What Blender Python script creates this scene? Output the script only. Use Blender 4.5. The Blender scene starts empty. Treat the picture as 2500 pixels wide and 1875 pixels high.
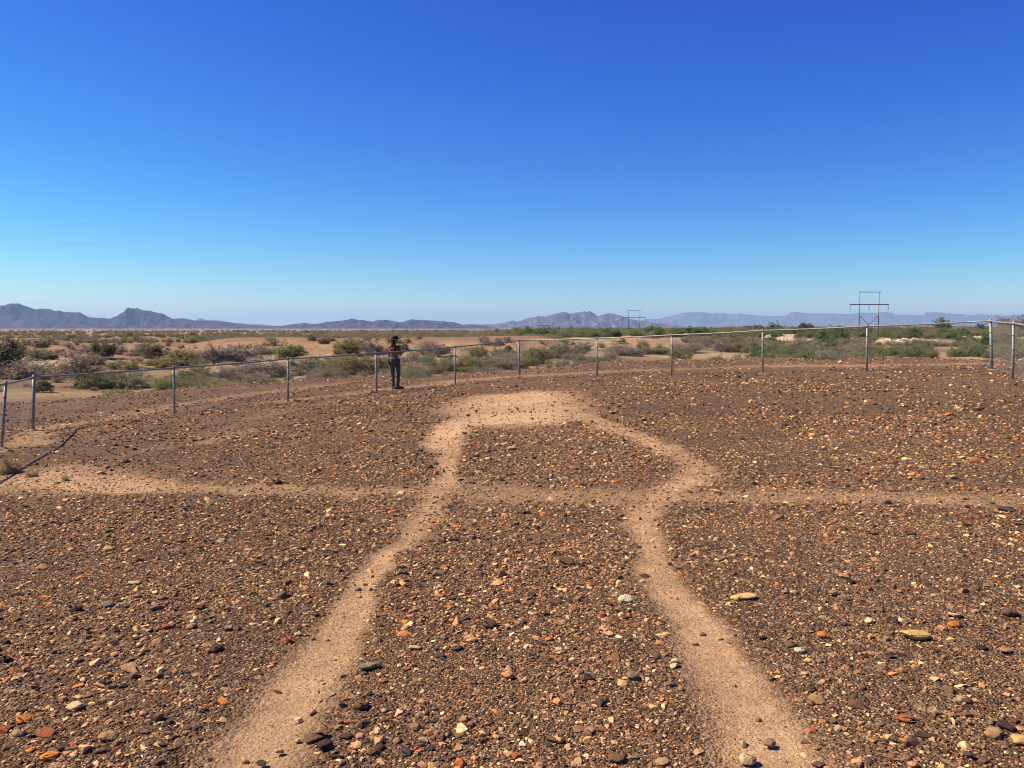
import bpy, math, random
import numpy as np
from mathutils import Vector, Matrix, Euler

random.seed(7)
rng = np.random.default_rng(11)
SC = bpy.context.scene
COL = SC.collection

# ------------------------------------------------------------------ camera, sky, sun, exposure
F_PX = 2050.0                       # focal length in pixels of the 2500 px wide photograph
PITCH = math.atan((937.5 - 799.0) / F_PX)
EYE = 1.6
cam_d = bpy.data.cameras.new('camera')
cam_d.sensor_width = 36.0
cam_d.lens = 36.0 * F_PX / 2500.0
cam_d.clip_start = 0.05
cam_d.clip_end = 200000.0
cam = bpy.data.objects.new('camera', cam_d)
cam.location = (0, 0, EYE)
cam.rotation_euler = (math.pi / 2 - PITCH, 0, 0)
COL.objects.link(cam)
SC.camera = cam

SUN_EL = math.radians(48.0)
SUN_DIR = Vector((-0.9945 * math.cos(SUN_EL), 0.104 * math.cos(SUN_EL), math.sin(SUN_EL))).normalized()
SUN_AZ = math.atan2(SUN_DIR.x, SUN_DIR.y)          # clockwise from +Y
world = bpy.data.worlds.new('World')
SC.world = world
world.use_nodes = True
wn = world.node_tree
wn.nodes.clear()
w_out = wn.nodes.new('ShaderNodeOutputWorld')
w_bg = wn.nodes.new('ShaderNodeBackground')
w_sky = wn.nodes.new('ShaderNodeTexSky')
w_sky.sky_type = 'NISHITA'
w_sky.sun_disc = False
w_sky.sun_elevation = SUN_EL
w_sky.sun_rotation = SUN_AZ
w_sky.altitude = 200
w_sky.air_density = 1.0
w_sky.dust_density = 0.0
w_sky.ozone_density = 6.0
w_bg.inputs['Strength'].default_value = 0.0505
# camera-like colour response: deeper blue overhead, same curve over the whole sky
w_sep = wn.nodes.new('ShaderNodeSeparateColor'); w_com = wn.nodes.new('ShaderNodeCombineColor')
wn.links.new(w_sky.outputs[0], w_sep.inputs[0])
for ch, (gain, power) in enumerate(((0.088, 2.45), (0.248, 1.87), (1.56, 0.95))):
    pw = wn.nodes.new('ShaderNodeMath'); pw.operation = 'POWER'; pw.inputs[1].default_value = power
    ml = wn.nodes.new('ShaderNodeMath'); ml.operation = 'MULTIPLY'; ml.inputs[1].default_value = gain
    wn.links.new(w_sep.outputs[ch], pw.inputs[0]); wn.links.new(pw.outputs[0], ml.inputs[0]); wn.links.new(ml.outputs[0], w_com.inputs[ch])
wn.links.new(w_com.outputs[0], w_bg.inputs['Color'])
wn.links.new(w_bg.outputs[0], w_out.inputs['Surface'])

sun_d = bpy.data.lights.new('sun', 'SUN')
sun_d.energy = 4.6
sun_d.angle = math.radians(0.53)
sun_d.color = (1.0, 0.875, 0.66)
sun = bpy.data.objects.new('sun', sun_d)
sun.rotation_euler = (-SUN_DIR).to_track_quat('-Z', 'Y').to_euler()
sun.location = (-20, 10, 30)
COL.objects.link(sun)

SC.view_settings.view_transform = 'Standard'
SC.view_settings.look = 'None'
SC.view_settings.exposure = 0.98
SC.view_settings.gamma = 1.0
SC.view_settings.use_curve_mapping = False
SC.render.engine = 'CYCLES'
SC.cycles.use_denoising = True
SC.cycles.denoiser = 'OPENIMAGEDENOISE'
SC.cycles.filter_width = 1.05
SC.cycles.max_bounces = 4
SC.cycles.diffuse_bounces = 2
SC.cycles.glossy_bounces = 2
SC.cycles.transmission_bounces = 2
SC.cycles.volume_bounces = 0
SC.cycles.caustics_reflective = False
SC.cycles.caustics_refractive = False

# ------------------------------------------------------------------ small helpers
FWD = np.array((0, math.cos(PITCH), -math.sin(PITCH)))
UPV = np.array((0, math.sin(PITCH), math.cos(PITCH)))
def ray(px, py):
    u = (px - 1250.0) / F_PX; v = (937.5 - py) / F_PX
    return FWD + u * np.array((1.0, 0, 0)) + v * UPV
def at(px, py, Y):
    d = ray(px, py); t = Y / d[1]
    return np.array((t * d[0], Y, EYE + t * d[2]))

def smooth(a, b, x):
    t = np.clip((x - a) / (b - a), 0, 1)
    return t * t * (3 - 2 * t)

_perm = np.random.default_rng(3).permutation(4096).astype(np.int64)
_grad = np.random.default_rng(4).uniform(-1, 1, 4096)
def _h(ix, iy):
    return _grad[_perm[(_perm[ix & 4095] + iy) & 4095]]
def vnoise(x, y):
    x = np.asarray(x, float); y = np.asarray(y, float)
    ix = np.floor(x).astype(np.int64); iy = np.floor(y).astype(np.int64)
    fx = x - ix; fy = y - iy
    fx = fx * fx * fx * (fx * (fx * 6 - 15) + 10); fy = fy * fy * fy * (fy * (fy * 6 - 15) + 10)
    a = _h(ix, iy); b = _h(ix + 1, iy); c = _h(ix, iy + 1); d = _h(ix + 1, iy + 1)
    return (a + (b - a) * fx) * (1 - fy) + (c + (d - c) * fx) * fy
def fbm(x, y, o=4, g=0.5):
    s = 0; a = 1.0; f = 1.0
    for i in range(o):
        s = s + a * vnoise(x * f + 17.3 * i, y * f - 9.1 * i); a *= g; f *= 2.03
    return s
def ridged(x, y, o=4):
    s = 0; a = 1.0; f = 1.0; n = 0
    for i in range(o):
        s = s + a * (1 - np.abs(vnoise(x * f + 31.7 * i, y * f + 5.3 * i)) * 2.0); n += a; a *= 0.5; f *= 2.1
    return s / n

def mesh_np(name, verts, faces, smooth_shade=False):
    """faces: (n,3) or (n,4) array"""
    me = bpy.data.meshes.new(name)
    verts = np.asarray(verts, np.float32); faces = np.asarray(faces, np.int32)
    n, k = faces.shape
    me.vertices.add(len(verts)); me.vertices.foreach_set('co', verts.ravel())
    me.loops.add(n * k); me.loops.foreach_set('vertex_index', faces.ravel())
    me.polygons.add(n)
    me.polygons.foreach_set('loop_start', np.arange(0, n * k, k, dtype=np.int32))
    if smooth_shade:
        me.polygons.foreach_set('use_smooth', np.ones(n, bool))
    me.update(calc_edges=True)
    return me
def add_obj(name, me, mat=None, parent=None):
    o = bpy.data.objects.new(name, me); COL.objects.link(o)
    if mat is not None and me is not None and len(me.materials) == 0:
        me.materials.append(mat)
    if parent is not None: o.parent = parent
    return o
def empty(name, loc=(0, 0, 0), rz=0, scale=(1, 1, 1)):
    o = bpy.data.objects.new(name, None); COL.objects.link(o)
    o.empty_display_size = 0.2
    o.location = loc; o.rotation_euler = (0, 0, rz); o.scale = scale
    return o
def tag(o, label=None, cat=None, group=None, kind=None):
    if label: o['label'] = label
    if cat: o['category'] = cat
    if group: o['group'] = group
    if kind: o['kind'] = kind
    return o
def float_attr(me, name, vals):
    a = me.attributes.new(name, 'FLOAT', 'POINT'); a.data.foreach_set('value', np.asarray(vals, np.float32))
def color_attr(me, name, cols):
    a = me.attributes.new(name, 'FLOAT_COLOR', 'POINT')
    c = np.ones((len(cols), 4), np.float32); c[:, :3] = cols
    a.data.foreach_set('color', c.ravel())

class MB:
    """collects boxes, bars and tubes into one mesh"""
    def __init__(s): s.v = []; s.f = []
    def tube(s, a, b, r0, r1=None, n=8, cap=True):
        r1 = r0 if r1 is None else r1
        a = Vector(a); b = Vector(b); d = (b - a).normalized()
        q = d.orthogonal().normalized(); w = d.cross(q)
        i0 = len(s.v)
        for p, r in ((a, r0), (b, r1)):
            for k in range(n):
                t = 2 * math.pi * k / n
                s.v.append(p + (q * math.cos(t) + w * math.sin(t)) * r)
        for k in range(n):
            s.f.append((i0 + k, i0 + (k + 1) % n, i0 + n + (k + 1) % n, i0 + n + k))
        if cap:
            s.f.append(tuple(i0 + k for k in range(n))[::-1]); s.f.append(tuple(i0 + n + k for k in range(n)))
    def path(s, pts, r, n=8):
        pts = [Vector(p) for p in pts]; i0 = len(s.v); q = None
        for j, p in enumerate(pts):
            d = (pts[min(j + 1, len(pts) - 1)] - pts[max(j - 1, 0)]).normalized()
            if q is None: q = d.orthogonal().normalized()
            q = (q - d * q.dot(d)).normalized(); w = d.cross(q)
            rr = r[j] if hasattr(r, '__len__') else r
            for k in range(n):
                t = 2 * math.pi * k / n
                s.v.append(p + (q * math.cos(t) + w * math.sin(t)) * rr)
        m = len(pts)
        for j in range(m - 1):
            for k in range(n):
                s.f.append((i0 + j * n + k, i0 + j * n + (k + 1) % n, i0 + (j + 1) * n + (k + 1) % n, i0 + (j + 1) * n + k))
        s.f.append(tuple(i0 + k for k in range(n))[::-1]); s.f.append(tuple(i0 + (m - 1) * n + k for k in range(n)))
    def lathe(s, c, prof, n=12):
        """prof: list of (r, z)"""
        i0 = len(s.v); c = Vector(c)
        for r, z in prof:
            for k in range(n):
                t = 2 * math.pi * k / n
                s.v.append(c + Vector((r * math.cos(t), r * math.sin(t), z)))
        for j in range(len(prof) - 1):
            for k in range(n):
                s.f.append((i0 + j * n + k, i0 + j * n + (k + 1) % n, i0 + (j + 1) * n + (k + 1) % n, i0 + (j + 1) * n + k))
        s.f.append(tuple(i0 + k for k in range(n))[::-1])
        s.f.append(tuple(i0 + (len(prof) - 1) * n + k for k in range(n)))
    def box(s, lo, hi):
        i0 = len(s.v)
        for x in (lo[0], hi[0]):
            for y in (lo[1], hi[1]):
                for z in (lo[2], hi[2]): s.v.append(Vector((x, y, z)))
        for q in ((0, 1, 3, 2), (4, 6, 7, 5), (0, 4, 5, 1), (2, 3, 7, 6), (0, 2, 6, 4), (1, 5, 7, 3)):
            s.f.append(tuple(i0 + k for k in q))
    def mesh(s, name, sm=False):
        me = bpy.data.meshes.new(name); me.from_pydata([tuple(p) for p in s.v], [], s.f)
        if sm: me.polygons.foreach_set('use_smooth', np.ones(len(me.polygons), bool))
        me.update(); return me
    def build(s, name, mat, parent=None, sm=False):
        return add_obj(name, s.mesh(name, sm), mat, parent)

# ------------------------------------------------------------------ material helpers
def new_mat(name):
    m = bpy.data.materials.new(name); m.use_nodes = True
    nt = m.node_tree; nt.nodes.clear()
    out = nt.nodes.new('ShaderNodeOutputMaterial'); b = nt.nodes.new('ShaderNodeBsdfPrincipled')
    nt.links.new(b.outputs[0], out.inputs[0])
    b.inputs['Roughness'].default_value = 0.9
    b.inputs['Specular IOR Level'].default_value = 0.25
    return m, nt, b, out
def N(nt, t, **kw):
    n = nt.nodes.new(t)
    for k, v in kw.items():
        if k.startswith('i_'): n.inputs[k[2:].replace('_', ' ')].default_value = v
        else: setattr(n, k, v)
    return n
def L(nt, a, b): nt.links.new(a, b)
def MIX(nt, fac, a, b, mode='MIX'):
    n = nt.nodes.new('ShaderNodeMix'); n.data_type = 'RGBA'; n.blend_type = mode
    for s, v in ((n.inputs['Factor'], fac), (n.inputs['A'], a), (n.inputs['B'], b)):
        pass
    ins = {'f': n.inputs[0], 'a': n.inputs[6], 'b': n.inputs[7]}
    for k, v in (('f', fac), ('a', a), ('b', b)):
        if hasattr(v, 'is_linked'): nt.links.new(v, ins[k])
        elif isinstance(v, (int, float)): ins[k].default_value = v
        else: ins[k].default_value = (*v, 1) if len(v) == 3 else v
    return n.outputs[2]
def MATH(nt, op, a, b=0.0, clamp=False):
    n = nt.nodes.new('ShaderNodeMath'); n.operation = op; n.use_clamp = clamp
    for i, v in enumerate((a, b)):
        if hasattr(v, 'is_linked'): nt.links.new(v, n.inputs[i])
        else: n.inputs[i].default_value = v
    return n.outputs[0]
def RAMP(nt, fac, stops, interp='LINEAR'):
    n = nt.nodes.new('ShaderNodeValToRGB'); cr = n.color_ramp; cr.interpolation = interp
    while len(cr.elements) < len(stops): cr.elements.new(0.5)
    for e, (p, c) in zip(cr.elements, stops):
        e.position = p; e.color = (*c, 1) if len(c) == 3 else c
    nt.links.new(fac, n.inputs[0]); return n.outputs[0]
def flat_mat(name, col, rough=0.8, metal=0.0, noise=0.25, scale=8.0, spec=0.3):
    m, nt, b, out = new_mat(name)
    tc = N(nt, 'ShaderNodeTexCoord'); nz = N(nt, 'ShaderNodeTexNoise', i_Scale=scale, i_Detail=4.0)
    L(nt, tc.outputs['Object'], nz.inputs['Vector'])
    c = RAMP(nt, nz.outputs[0], [(0.25, tuple(x * (1 - noise) for x in col)), (0.75, tuple(min(1, x * (1 + noise)) for x in col))])
    L(nt, c, b.inputs['Base Color'])
    b.inputs['Roughness'].default_value = rough; b.inputs['Metallic'].default_value = metal
    b.inputs['Specular IOR Level'].default_value = spec
    return m

# ------------------------------------------------------------------ terrain
POSTS = [  # px bottom, py bottom, px top, py top, depth
    (2, 1095, 14, 935, 14.5), (80, 1053.5, 83, 919, 17.3), (426, 1012, 424, 897, 19.5),
    (703, 984, 703, 875, 21.8), (920, 960, 917, 861, 24.02), (1112, 936.5, 1110, 846, 26.26),
    (1268.5, 919, 1266, 830, 28.5), (1458, 917, 1456.5, 825, 26.85), (1640, 915, 1639.6, 817, 25.2),
    (1862, 909, 1862, 806, 23.55), (2116, 905, 2117, 795.5, 21.9), (2423, 899, 2418, 782, 20.25),
    (2473, 921, 2474.5, 787, 17.4)]
_ctl = []
for (bx, by, tx, ty, Y) in POSTS: _ctl.append(at(bx, by, Y))
_ctl.append(np.array((-3.475, 25.0, EYE - 1.905)))
_ctl = np.array(_ctl)
SLOPE = 0.0495
EDGE = [(-3.2, 60), (-1.2, 40), (-0.9, 32), (-0.518, 33), (-0.43, 35), (-0.285, 37), (-0.18, 36), (-0.097, 34), (-0.02, 34.5),
        (0.03, 35.5), (0.12, 40), (0.285, 37), (0.51, 33), (0.9, 33), (1.2, 40), (3.2, 60)]
def H(x, y):
    x = np.asarray(x, float); y = np.asarray(y, float)
    r = np.hypot(x, y); th = np.arctan2(x, y)
    xs = 34 * np.tanh(x / 34.0)
    P = SLOPE * xs
    wsum = np.full_like(P, 0.15); rs = np.zeros_like(P)
    near = r < 60
    if near.any():
        xn = x[near]; yn = y[near]; a = np.full(xn.shape, 0.15); b = np.zeros(xn.shape)
        for c in _ctl:
            w = np.exp(-((xn - c[0]) ** 2 + (yn - c[1]) ** 2) / (2 * 2.6 ** 2))
            a += w; b += w * (c[2] - SLOPE * 34 * math.tanh(c[0] / 34.0))
        P[near] += b / a
    P = P + 0.05 * vnoise(x / 7.0, y / 7.0) * smooth(9, 14, r) + 0.012 * vnoise(x / 1.3, y / 1.3)
    re = np.interp(th, [e[0] for e in EDGE], [e[1] for e in EDGE]) + 1.2 * vnoise(th * 25, 0 * th + 3)
    # valley floor
    F = -2.6 + 0.35 * fbm(x / 28.0, y / 28.0, 3) + 0.12 * vnoise(x / 5.0, y / 5.0)
    F = F - 3.0 * smooth(500, 1800, r)
    right = smooth(0.10, 0.30, th)
    F = F + right * smooth(1500, 9000, r) * 22.0 - (1 - right) * smooth(1500, 9000, r) * 8.0
    # tan mesas across the wash
    wob = 9 * vnoise(th * 14, 0 * th + 8) + 4 * vnoise(th * 45, 0 * th + 2)
    def band(a0, a1, b0, b1, r0, r1, r2, r3, top):
        A = smooth(a0, a1, th) * (1 - smooth(b0, b1, th))
        R = smooth(r0, r1, r + wob) * (1 - smooth(r2, r3, r + wob))
        return A * R * (top - F)
    F2 = F + band(-0.42, -0.31, 0.03, 0.09, 112, 132, 166, 192, -0.35 + 0.3 * vnoise(x / 14, y / 14))
    F2 = np.maximum(F2, F + band(-0.60, -0.53, -0.515, -0.44, 128, 158, 172, 200, -0.25))
    F2 = np.maximum(F2, F + band(0.095, 0.125, 0.17, 0.225, 150, 172, 184, 200, -1.0 + 0.35 * vnoise(x / 4.0, y / 6.0)))
    F2 = np.maximum(F2, F + band(0.20, 0.22, 0.235, 0.265, 140, 158, 166, 180, -1.7))
    F = F2
    t = smooth(0, 1, (r - re) / 10.0)
    rim = 0.25 * smooth(-6, 0, r - re)
    return (P - rim) * (1 - t) + F * t
def Hs(x, y): return float(H(np.array([x]), np.array([y]))[0])
def ground_hit(px, py, rmin=1.0, rmax=4000.0):
    d = ray(px, py)
    t = np.geomspace(rmin, rmax, 6000)
    X = t * d[0]; Y = t * d[1]; Z = EYE + t * d[2]
    below = np.nonzero(Z <= H(X, Y))[0]
    i = below[0] if len(below) else len(t) - 1
    return np.array((X[i], Y[i], Hs(X[i], Y[i])))

# worn sand lines of the earth figure, as (x px, y px, half width in m) in the photograph's pixels
K = 2500.0 / 2212.0
def P_(l): return [(a * K, b * K, w) for a, b, w in l]
PATHS = [
    # left leg, body side
    (P_([(530, 1690, .19), (570, 1590, .18), (640, 1490, .16), (705, 1400, .135), (765, 1320, .12), (800, 1245, .11), (835, 1192, .11)]), 0.9),
    (P_([(835, 1192, .11), (890, 1155, .14), (925, 1105, .16), (950, 1065, .18), (963, 1020, .15), (958, 975, .17)]), 0.68),
    (P_([(958, 975, .17), (955, 950, .26), (985, 922, .32), (1020, 905, .45)]), 0.95),
    # head
    (P_([(1115, 906, .95), (1110, 885, 1.15), (1105, 868, 1.35), (1110, 856, 1.2)]), 1.0),
    (P_([(1180, 895, .75), (1150, 872, 1.1)]), 0.8),
    # right shoulder and leg
    (P_([(1230, 890, .4), (1290, 910, .28), (1340, 930, .21), (1395, 952, .17), (1450, 976, .16), (1500, 1002, .18), (1512, 1022, .2), (1475, 1045, .2), (1425, 1068, .18)]), 0.68),
    (P_([(1425, 1068, .18), (1395, 1095, .16), (1388, 1130, .14), (1398, 1180, .125), (1412, 1225, .12), (1440, 1280, .12)]), 0.72),
    (P_([(1440, 1280, .12), (1480, 1325, .125), (1520, 1370, .13), (1550, 1425, .15), (1580, 1490, .17), (1615, 1545, .17), (1655, 1610, .18), (1695, 1700, .19)]), 0.92),
    # arms
    (P_([(-80, 1050, .95), (60, 1030, .95), (180, 1042, .6), (320, 1052, .32)]), 0.75),
    (P_([(320, 1052, .32), (460, 1054, .28), (600, 1055, .27), (760, 1061, .27), (870, 1055, .28), (960, 1048, .3)]), 0.56),
    (P_([(955, 1055, .35), (1100, 1066, .42), (1260, 1074, .38), (1420, 1070, .36)]), 0.52),
    (P_([(1440, 1068, .3), (1600, 1068, .3), (1800, 1072, .28), (2000, 1076, .28), (2260, 1082, .32)]), 0.50),
    (P_([(450, 955, .3), (500, 938, .35), (545, 928, .3)]), 0.45),
    # trodden tracks along the fence
    (P_([(-120, 990, .5), (40, 962, .5), (78, 925, .45)]), 0.55),
    (P_([(100, 922, .55), (180, 913, .5), (300, 893, .4), (377, 876, .5), (560, 848, .6), (700, 832, .7)]), 0.45),
    (P_([(200, 1000, .2), (430, 945, .25), (610, 884, .3), (760, 868, .3), (900, 850, .32), (1050, 829, .4)]), 0.3),
    (P_([(610, 866, .5), (850, 838, .55), (1000, 822, .6), (1130, 812, .8), (1300, 803, .7), (1460, 797, .6), (1650, 790, .6), (1870, 790, .5), (2140, 785, .45)]), 0.5),
]
_segs = []
for pts, st in PATHS:
    wp = []
    for (a, b, w) in pts:
        g = ground_hit(a, b, 1.0, 60.0); wp.append((g[0], g[1], w))
    for p, q in zip(wp[:-1], wp[1:]): _segs.append((p, q, st))
def path_mask(x, y):
    x = np.asarray(x, float); y = np.asarray(y, float)
    m = np.zeros_like(x)
    sel = np.nonzero((np.hypot(x, y) < 48) & (y > 1.0))[0]
    rs_ = np.hypot(x[sel], y[sel]); am = np.clip(rs_ / 22.0, 0.12, 1.0)
    xs = x[sel] + am * (0.16 * vnoise(x[sel] * 2.3, y[sel] * 1.7) + 0.10 * vnoise(x[sel] * 7.1, y[sel] * 5.3))
    ys = y[sel] + am * (0.30 * vnoise(x[sel] * 1.9 + 50, y[sel] * 1.5) + 0.22 * vnoise(x[sel] * 6.3, y[sel] * 4.1 + 20))
    mm = np.zeros(len(sel))
    for (p, q, st) in _segs:
        dx = q[0] - p[0]; dy = q[1] - p[1]; l2 = dx * dx + dy * dy + 1e-9
        t = np.clip(((xs - p[0]) * dx + (ys - p[1]) * dy) / l2, 0, 1)
        d = np.hypot(xs - p[0] - t * dx, ys - p[1] - t * dy); w = p[2] + (q[2] - p[2]) * t
        mm = np.maximum(mm, st * (1 - smooth(0.25, 1.95, d / w)))
    m[sel] = mm
    return m

# ---- ground sheet (polar grid, finer in front)
ang = np.concatenate([np.radians(np.arange(-180, -46, 4.0)), np.radians(np.arange(-44, 44.01, 0.22)), np.radians(np.arange(46, 180, 4.0))])
rad = np.concatenate([np.geomspace(1.2, 60, 320), np.geomspace(60, 600, 130)[1:], np.geomspace(600, 49000, 70)[1:]])
A, R = np.meshgrid(ang, rad)
gx = (R * np.sin(A)).ravel(); gy = (R * np.cos(A)).ravel()
gz = H(gx, gy)
pm = path_mask(gx, gy)
gz = gz - 0.015 * pm
na, nr = len(ang), len(rad)
idx = np.arange(na * nr).reshape(nr, na)
a0 = idx[:-1, :]; b0 = idx[1:, :]
a1 = np.roll(idx, -1, axis=1)[:-1, :]; b1 = np.roll(idx, -1, axis=1)[1:, :]
quads = np.stack([a0.ravel(), a1.ravel(), b1.ravel(), b0.ravel()], 1)[:, ::-1]
# centre disc as quads collapsed on one vertex pair
cv = na * nr
cfan = np.stack([idx[0], np.roll(idx[0], -1), np.full(na, cv), np.full(na, cv)], 1)[:, ::-1]
verts = np.concatenate([np.stack([gx, gy, gz], 1), [[0, 0, Hs(0.0, 0.0)]]])
tri_c = np.stack([idx[0], np.roll(idx[0], -1), np.full(na, cv)], 1)[:, ::-1]
gr = np.hypot(gx, gy); gth = np.arctan2(gx, gy)
re_ = np.interp(gth, [e[0] for e in EDGE], [e[1] for e in EDGE]) + 1.2 * vnoise(gth * 25, 0 * gth + 3)
def lerp(a, b, t): return a + (b - a) * t[:, None]
one = np.ones((len(gx), 1))
C_PAVE = np.array((0.155, 0.089, 0.053)); C_SAND = np.array((0.42, 0.27, 0.152)); C_WASH = np.array((0.27, 0.20, 0.118))
C_SLOPE = np.array((0.175, 0.108, 0.06)); C_MESA = np.array((0.265, 0.172, 0.098)); C_RED = np.array((0.185, 0.112, 0.064))
C_PLAIN = np.array((0.28, 0.185, 0.125)); C_GREEN = np.array((0.15, 0.135, 0.08))
tint = one * C_PAVE
patch = smooth(-0.1, 0.6, fbm(gx / 2.1, gy / 2.6, 4))
tint = lerp(tint, one * np.array((0.19, 0.115, 0.062)), patch * 0.55)
out_t = smooth(1.0, 8.0, gr - re_)
washc = lerp(one * C_WASH, one * C_SLOPE, smooth(-0.1, 0.5, fbm(gx / 16.0, gy / 16.0, 3)))
washc = lerp(washc, one * np.array((0.22, 0.16, 0.10)), smooth(0.1, 0.5, fbm(gx / 5.0 + 40, gy / 5.0, 2)) * 0.6)
hi = smooth(-2.2, -1.2, gz) * smooth(60, 110, gr)
toph = smooth(-0.75, -0.42, gz) * smooth(100, 140, gr)
mesac = lerp(one * C_MESA, one * C_RED, np.clip(toph * 0.85 + 0.25 * smooth(0.1, 0.6, fbm(gx / 9, gy / 9, 3)), 0, 1))
left_mound = smooth(-0.33, -0.42, gth)
mesac = lerp(mesac, one * np.array((0.22, 0.125, 0.068)), left_mound * 0.6)
washc = lerp(washc, mesac, hi)
# brown stony apron on the left, beyond the wash
apron = smooth(110, 150, gr) * (1 - smooth(320, 420, gr)) * smooth(-0.22, -0.32, gth)
washc = lerp(washc, one * np.array((0.215, 0.125, 0.07)), apron * 0.7)
tint = lerp(tint, washc, out_t)
far = smooth(350, 900, gr)
plain = lerp(one * C_PLAIN, one * C_GREEN, smooth(-0.05, 0.12, gth) * (1 - smooth(9000, 20000, gr) * 0.3))
plain = lerp(plain, one * np.array((0.24, 0.16, 0.115)), smooth(-0.2, 0.4, fbm(gx / 260.0, gy / 500.0, 3)) * 0.7)
tint = lerp(tint, plain, far)
me = bpy.data.meshes.new('ground')
allf = np.concatenate([quads.ravel(), tri_c.ravel()]).astype(np.int32)
nq, ntq = len(quads), len(tri_c)
me.vertices.add(len(verts)); me.vertices.foreach_set('co', verts.astype(np.float32).ravel())
me.loops.add(len(allf)); me.loops.foreach_set('vertex_index', allf)
me.polygons.add(nq + ntq)
me.polygons.foreach_set('loop_start', np.concatenate([np.arange(0, nq * 4, 4), nq * 4 + np.arange(0, ntq * 3, 3)]).astype(np.int32))
me.polygons.foreach_set('use_smooth', np.ones(nq + ntq, bool))
me.update(calc_edges=True)
color_attr(me, 'tint', np.concatenate([tint, [C_PAVE]]))
pave = np.concatenate([(1 - out_t) * (1 - 0.9 * pm), [1.0]])
float_attr(me, 'pave', pave)
float_attr(me, 'sandy', np.concatenate([pm * (1 - out_t), [0.0]]))

def ground_material():
    m, nt, b, out = new_mat('desert_ground')
    tc = N(nt, 'ShaderNodeTexCoord'); P = tc.outputs['Object']
    at_t = N(nt, 'ShaderNodeAttribute', attribute_name='tint')
    at_p = N(nt, 'ShaderNodeAttribute', attribute_name='pave')
    at_s = N(nt, 'ShaderNodeAttribute', attribute_name='sandy')
    fine = N(nt, 'ShaderNodeTexNoise', i_Scale=55.0, i_Detail=5.0, i_Roughness=0.7); L(nt, P, fine.inputs['Vector'])
    big = N(nt, 'ShaderNodeTexNoise', i_Scale=0.7, i_Detail=6.0, i_Roughness=0.6); L(nt, P, big.inputs['Vector'])
    pal = [(0.0, (0.032, 0.021, 0.015)), (0.22, (0.060, 0.038, 0.025)), (0.45, (0.090, 0.056, 0.035)), (0.62, (0.125, 0.072, 0.042)),
           (0.76, (0.18, 0.105, 0.058)), (0.87, (0.27, 0.17, 0.09)), (0.95, (0.38, 0.26, 0.15)), (1.0, (0.46, 0.34, 0.21))]
    cells = []
    for sc in (26.0, 70.0):
        v = N(nt, 'ShaderNodeTexVoronoi', i_Scale=sc, i_Randomness=1.0); v.voronoi_dimensions = '3D'
        mp = N(nt, 'ShaderNodeMapping'); mp.inputs['Scale'].default_value = (1, 1, 0.3); L(nt, P, mp.inputs[0]); L(nt, mp.outputs[0], v.inputs['Vector'])
        sep = N(nt, 'ShaderNodeSeparateColor'); L(nt, v.outputs['Color'], sep.inputs[0])
        c = RAMP(nt, sep.outputs[0], pal); cells.append((v, c, sep.outputs[1]))
    pick = MATH(nt, 'GREATER_THAN', cells[0][2], 0.55)
    cc = MIX(nt, pick, cells[1][1], cells[0][1])
    crack = MATH(nt, 'MULTIPLY', MATH(nt, 'GREATER_THAN', cells[1][0].outputs['Distance'], 0.009), 0.0)
    base = MIX(nt, 0.5, at_t.outputs['Color'], MIX(nt, 1.0, at_t.outputs['Color'], (1.15, 1.12, 1.1), 'MULTIPLY'))
    f = MATH(nt, 'MULTIPLY', at_p.outputs['Fac'], 0.62)
    col = MIX(nt, f, base, cc)
    edge = N(nt, 'ShaderNodeTexNoise', i_Scale=34.0, i_Detail=4.0, i_Roughness=0.8); L(nt, P, edge.inputs['Vector'])
    ed2 = N(nt, 'ShaderNodeTexNoise', i_Scale=6.0, i_Detail=4.0, i_Roughness=0.7); L(nt, P, ed2.inputs['Vector'])
    sf = MATH(nt, 'ADD', at_s.outputs['Fac'], MATH(nt, 'MULTIPLY', MATH(nt, 'SUBTRACT', edge.outputs[0], 0.5), 1.3))
    sf = MATH(nt, 'ADD', sf, MATH(nt, 'MULTIPLY', MATH(nt, 'SUBTRACT', ed2.outputs[0], 0.5), 0.7))
    sf = RAMP(nt, sf, [(0.22, (0, 0, 0)), (0.85, (1, 1, 1))])
    sandc = RAMP(nt, ed2.outputs[0], [(0.3, tuple(C_SAND * 0.82)), (0.7, tuple(C_SAND * 1.12))])
    col = MIX(nt, sf, col, sandc)
    # faint grain everywhere
    g = RAMP(nt, fine.outputs[0], [(0.25, (0.70, 0.68, 0.66)), (0.5, (1, 1, 1)), (0.78, (1.25, 1.22, 1.18))])
    col = MIX(nt, 1.0, col, g, 'MULTIPLY')
    g2 = RAMP(nt, big.outputs[0], [(0.25, (0.84, 0.84, 0.86)), (0.75, (1.14, 1.12, 1.1))])
    col = MIX(nt, 1.0, col, g2, 'MULTIPLY')
    wide = N(nt, 'ShaderNodeTexNoise', i_Scale=0.13, i_Detail=5.0, i_Roughness=0.65); L(nt, P, wide.inputs['Vector'])
    col = MIX(nt, 1.0, col, RAMP(nt, wide.outputs[0], [(0.3, (0.74, 0.73, 0.72)), (0.7, (1.22, 1.2, 1.16))]), 'MULTIPLY')
    mot = N(nt, 'ShaderNodeTexNoise', i_Scale=1.9, i_Detail=6.0, i_Roughness=0.72); L(nt, P, mot.inputs['Vector'])
    g3 = RAMP(nt, mot.outputs[0], [(0.30, (0.50, 0.48, 0.44)), (0.5, (0.95, 0.95, 0.95)), (0.70, (1.35, 1.32, 1.28))])
    inv = MATH(nt, 'SUBTRACT', 1.0, MATH(nt, 'ADD', at_p.outputs['Fac'], at_s.outputs['Fac']), True)
    col = MIX(nt, MATH(nt, 'MULTIPLY', inv, 0.85), col, MIX(nt, 1.0, col, g3, 'MULTIPLY'))
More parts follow.
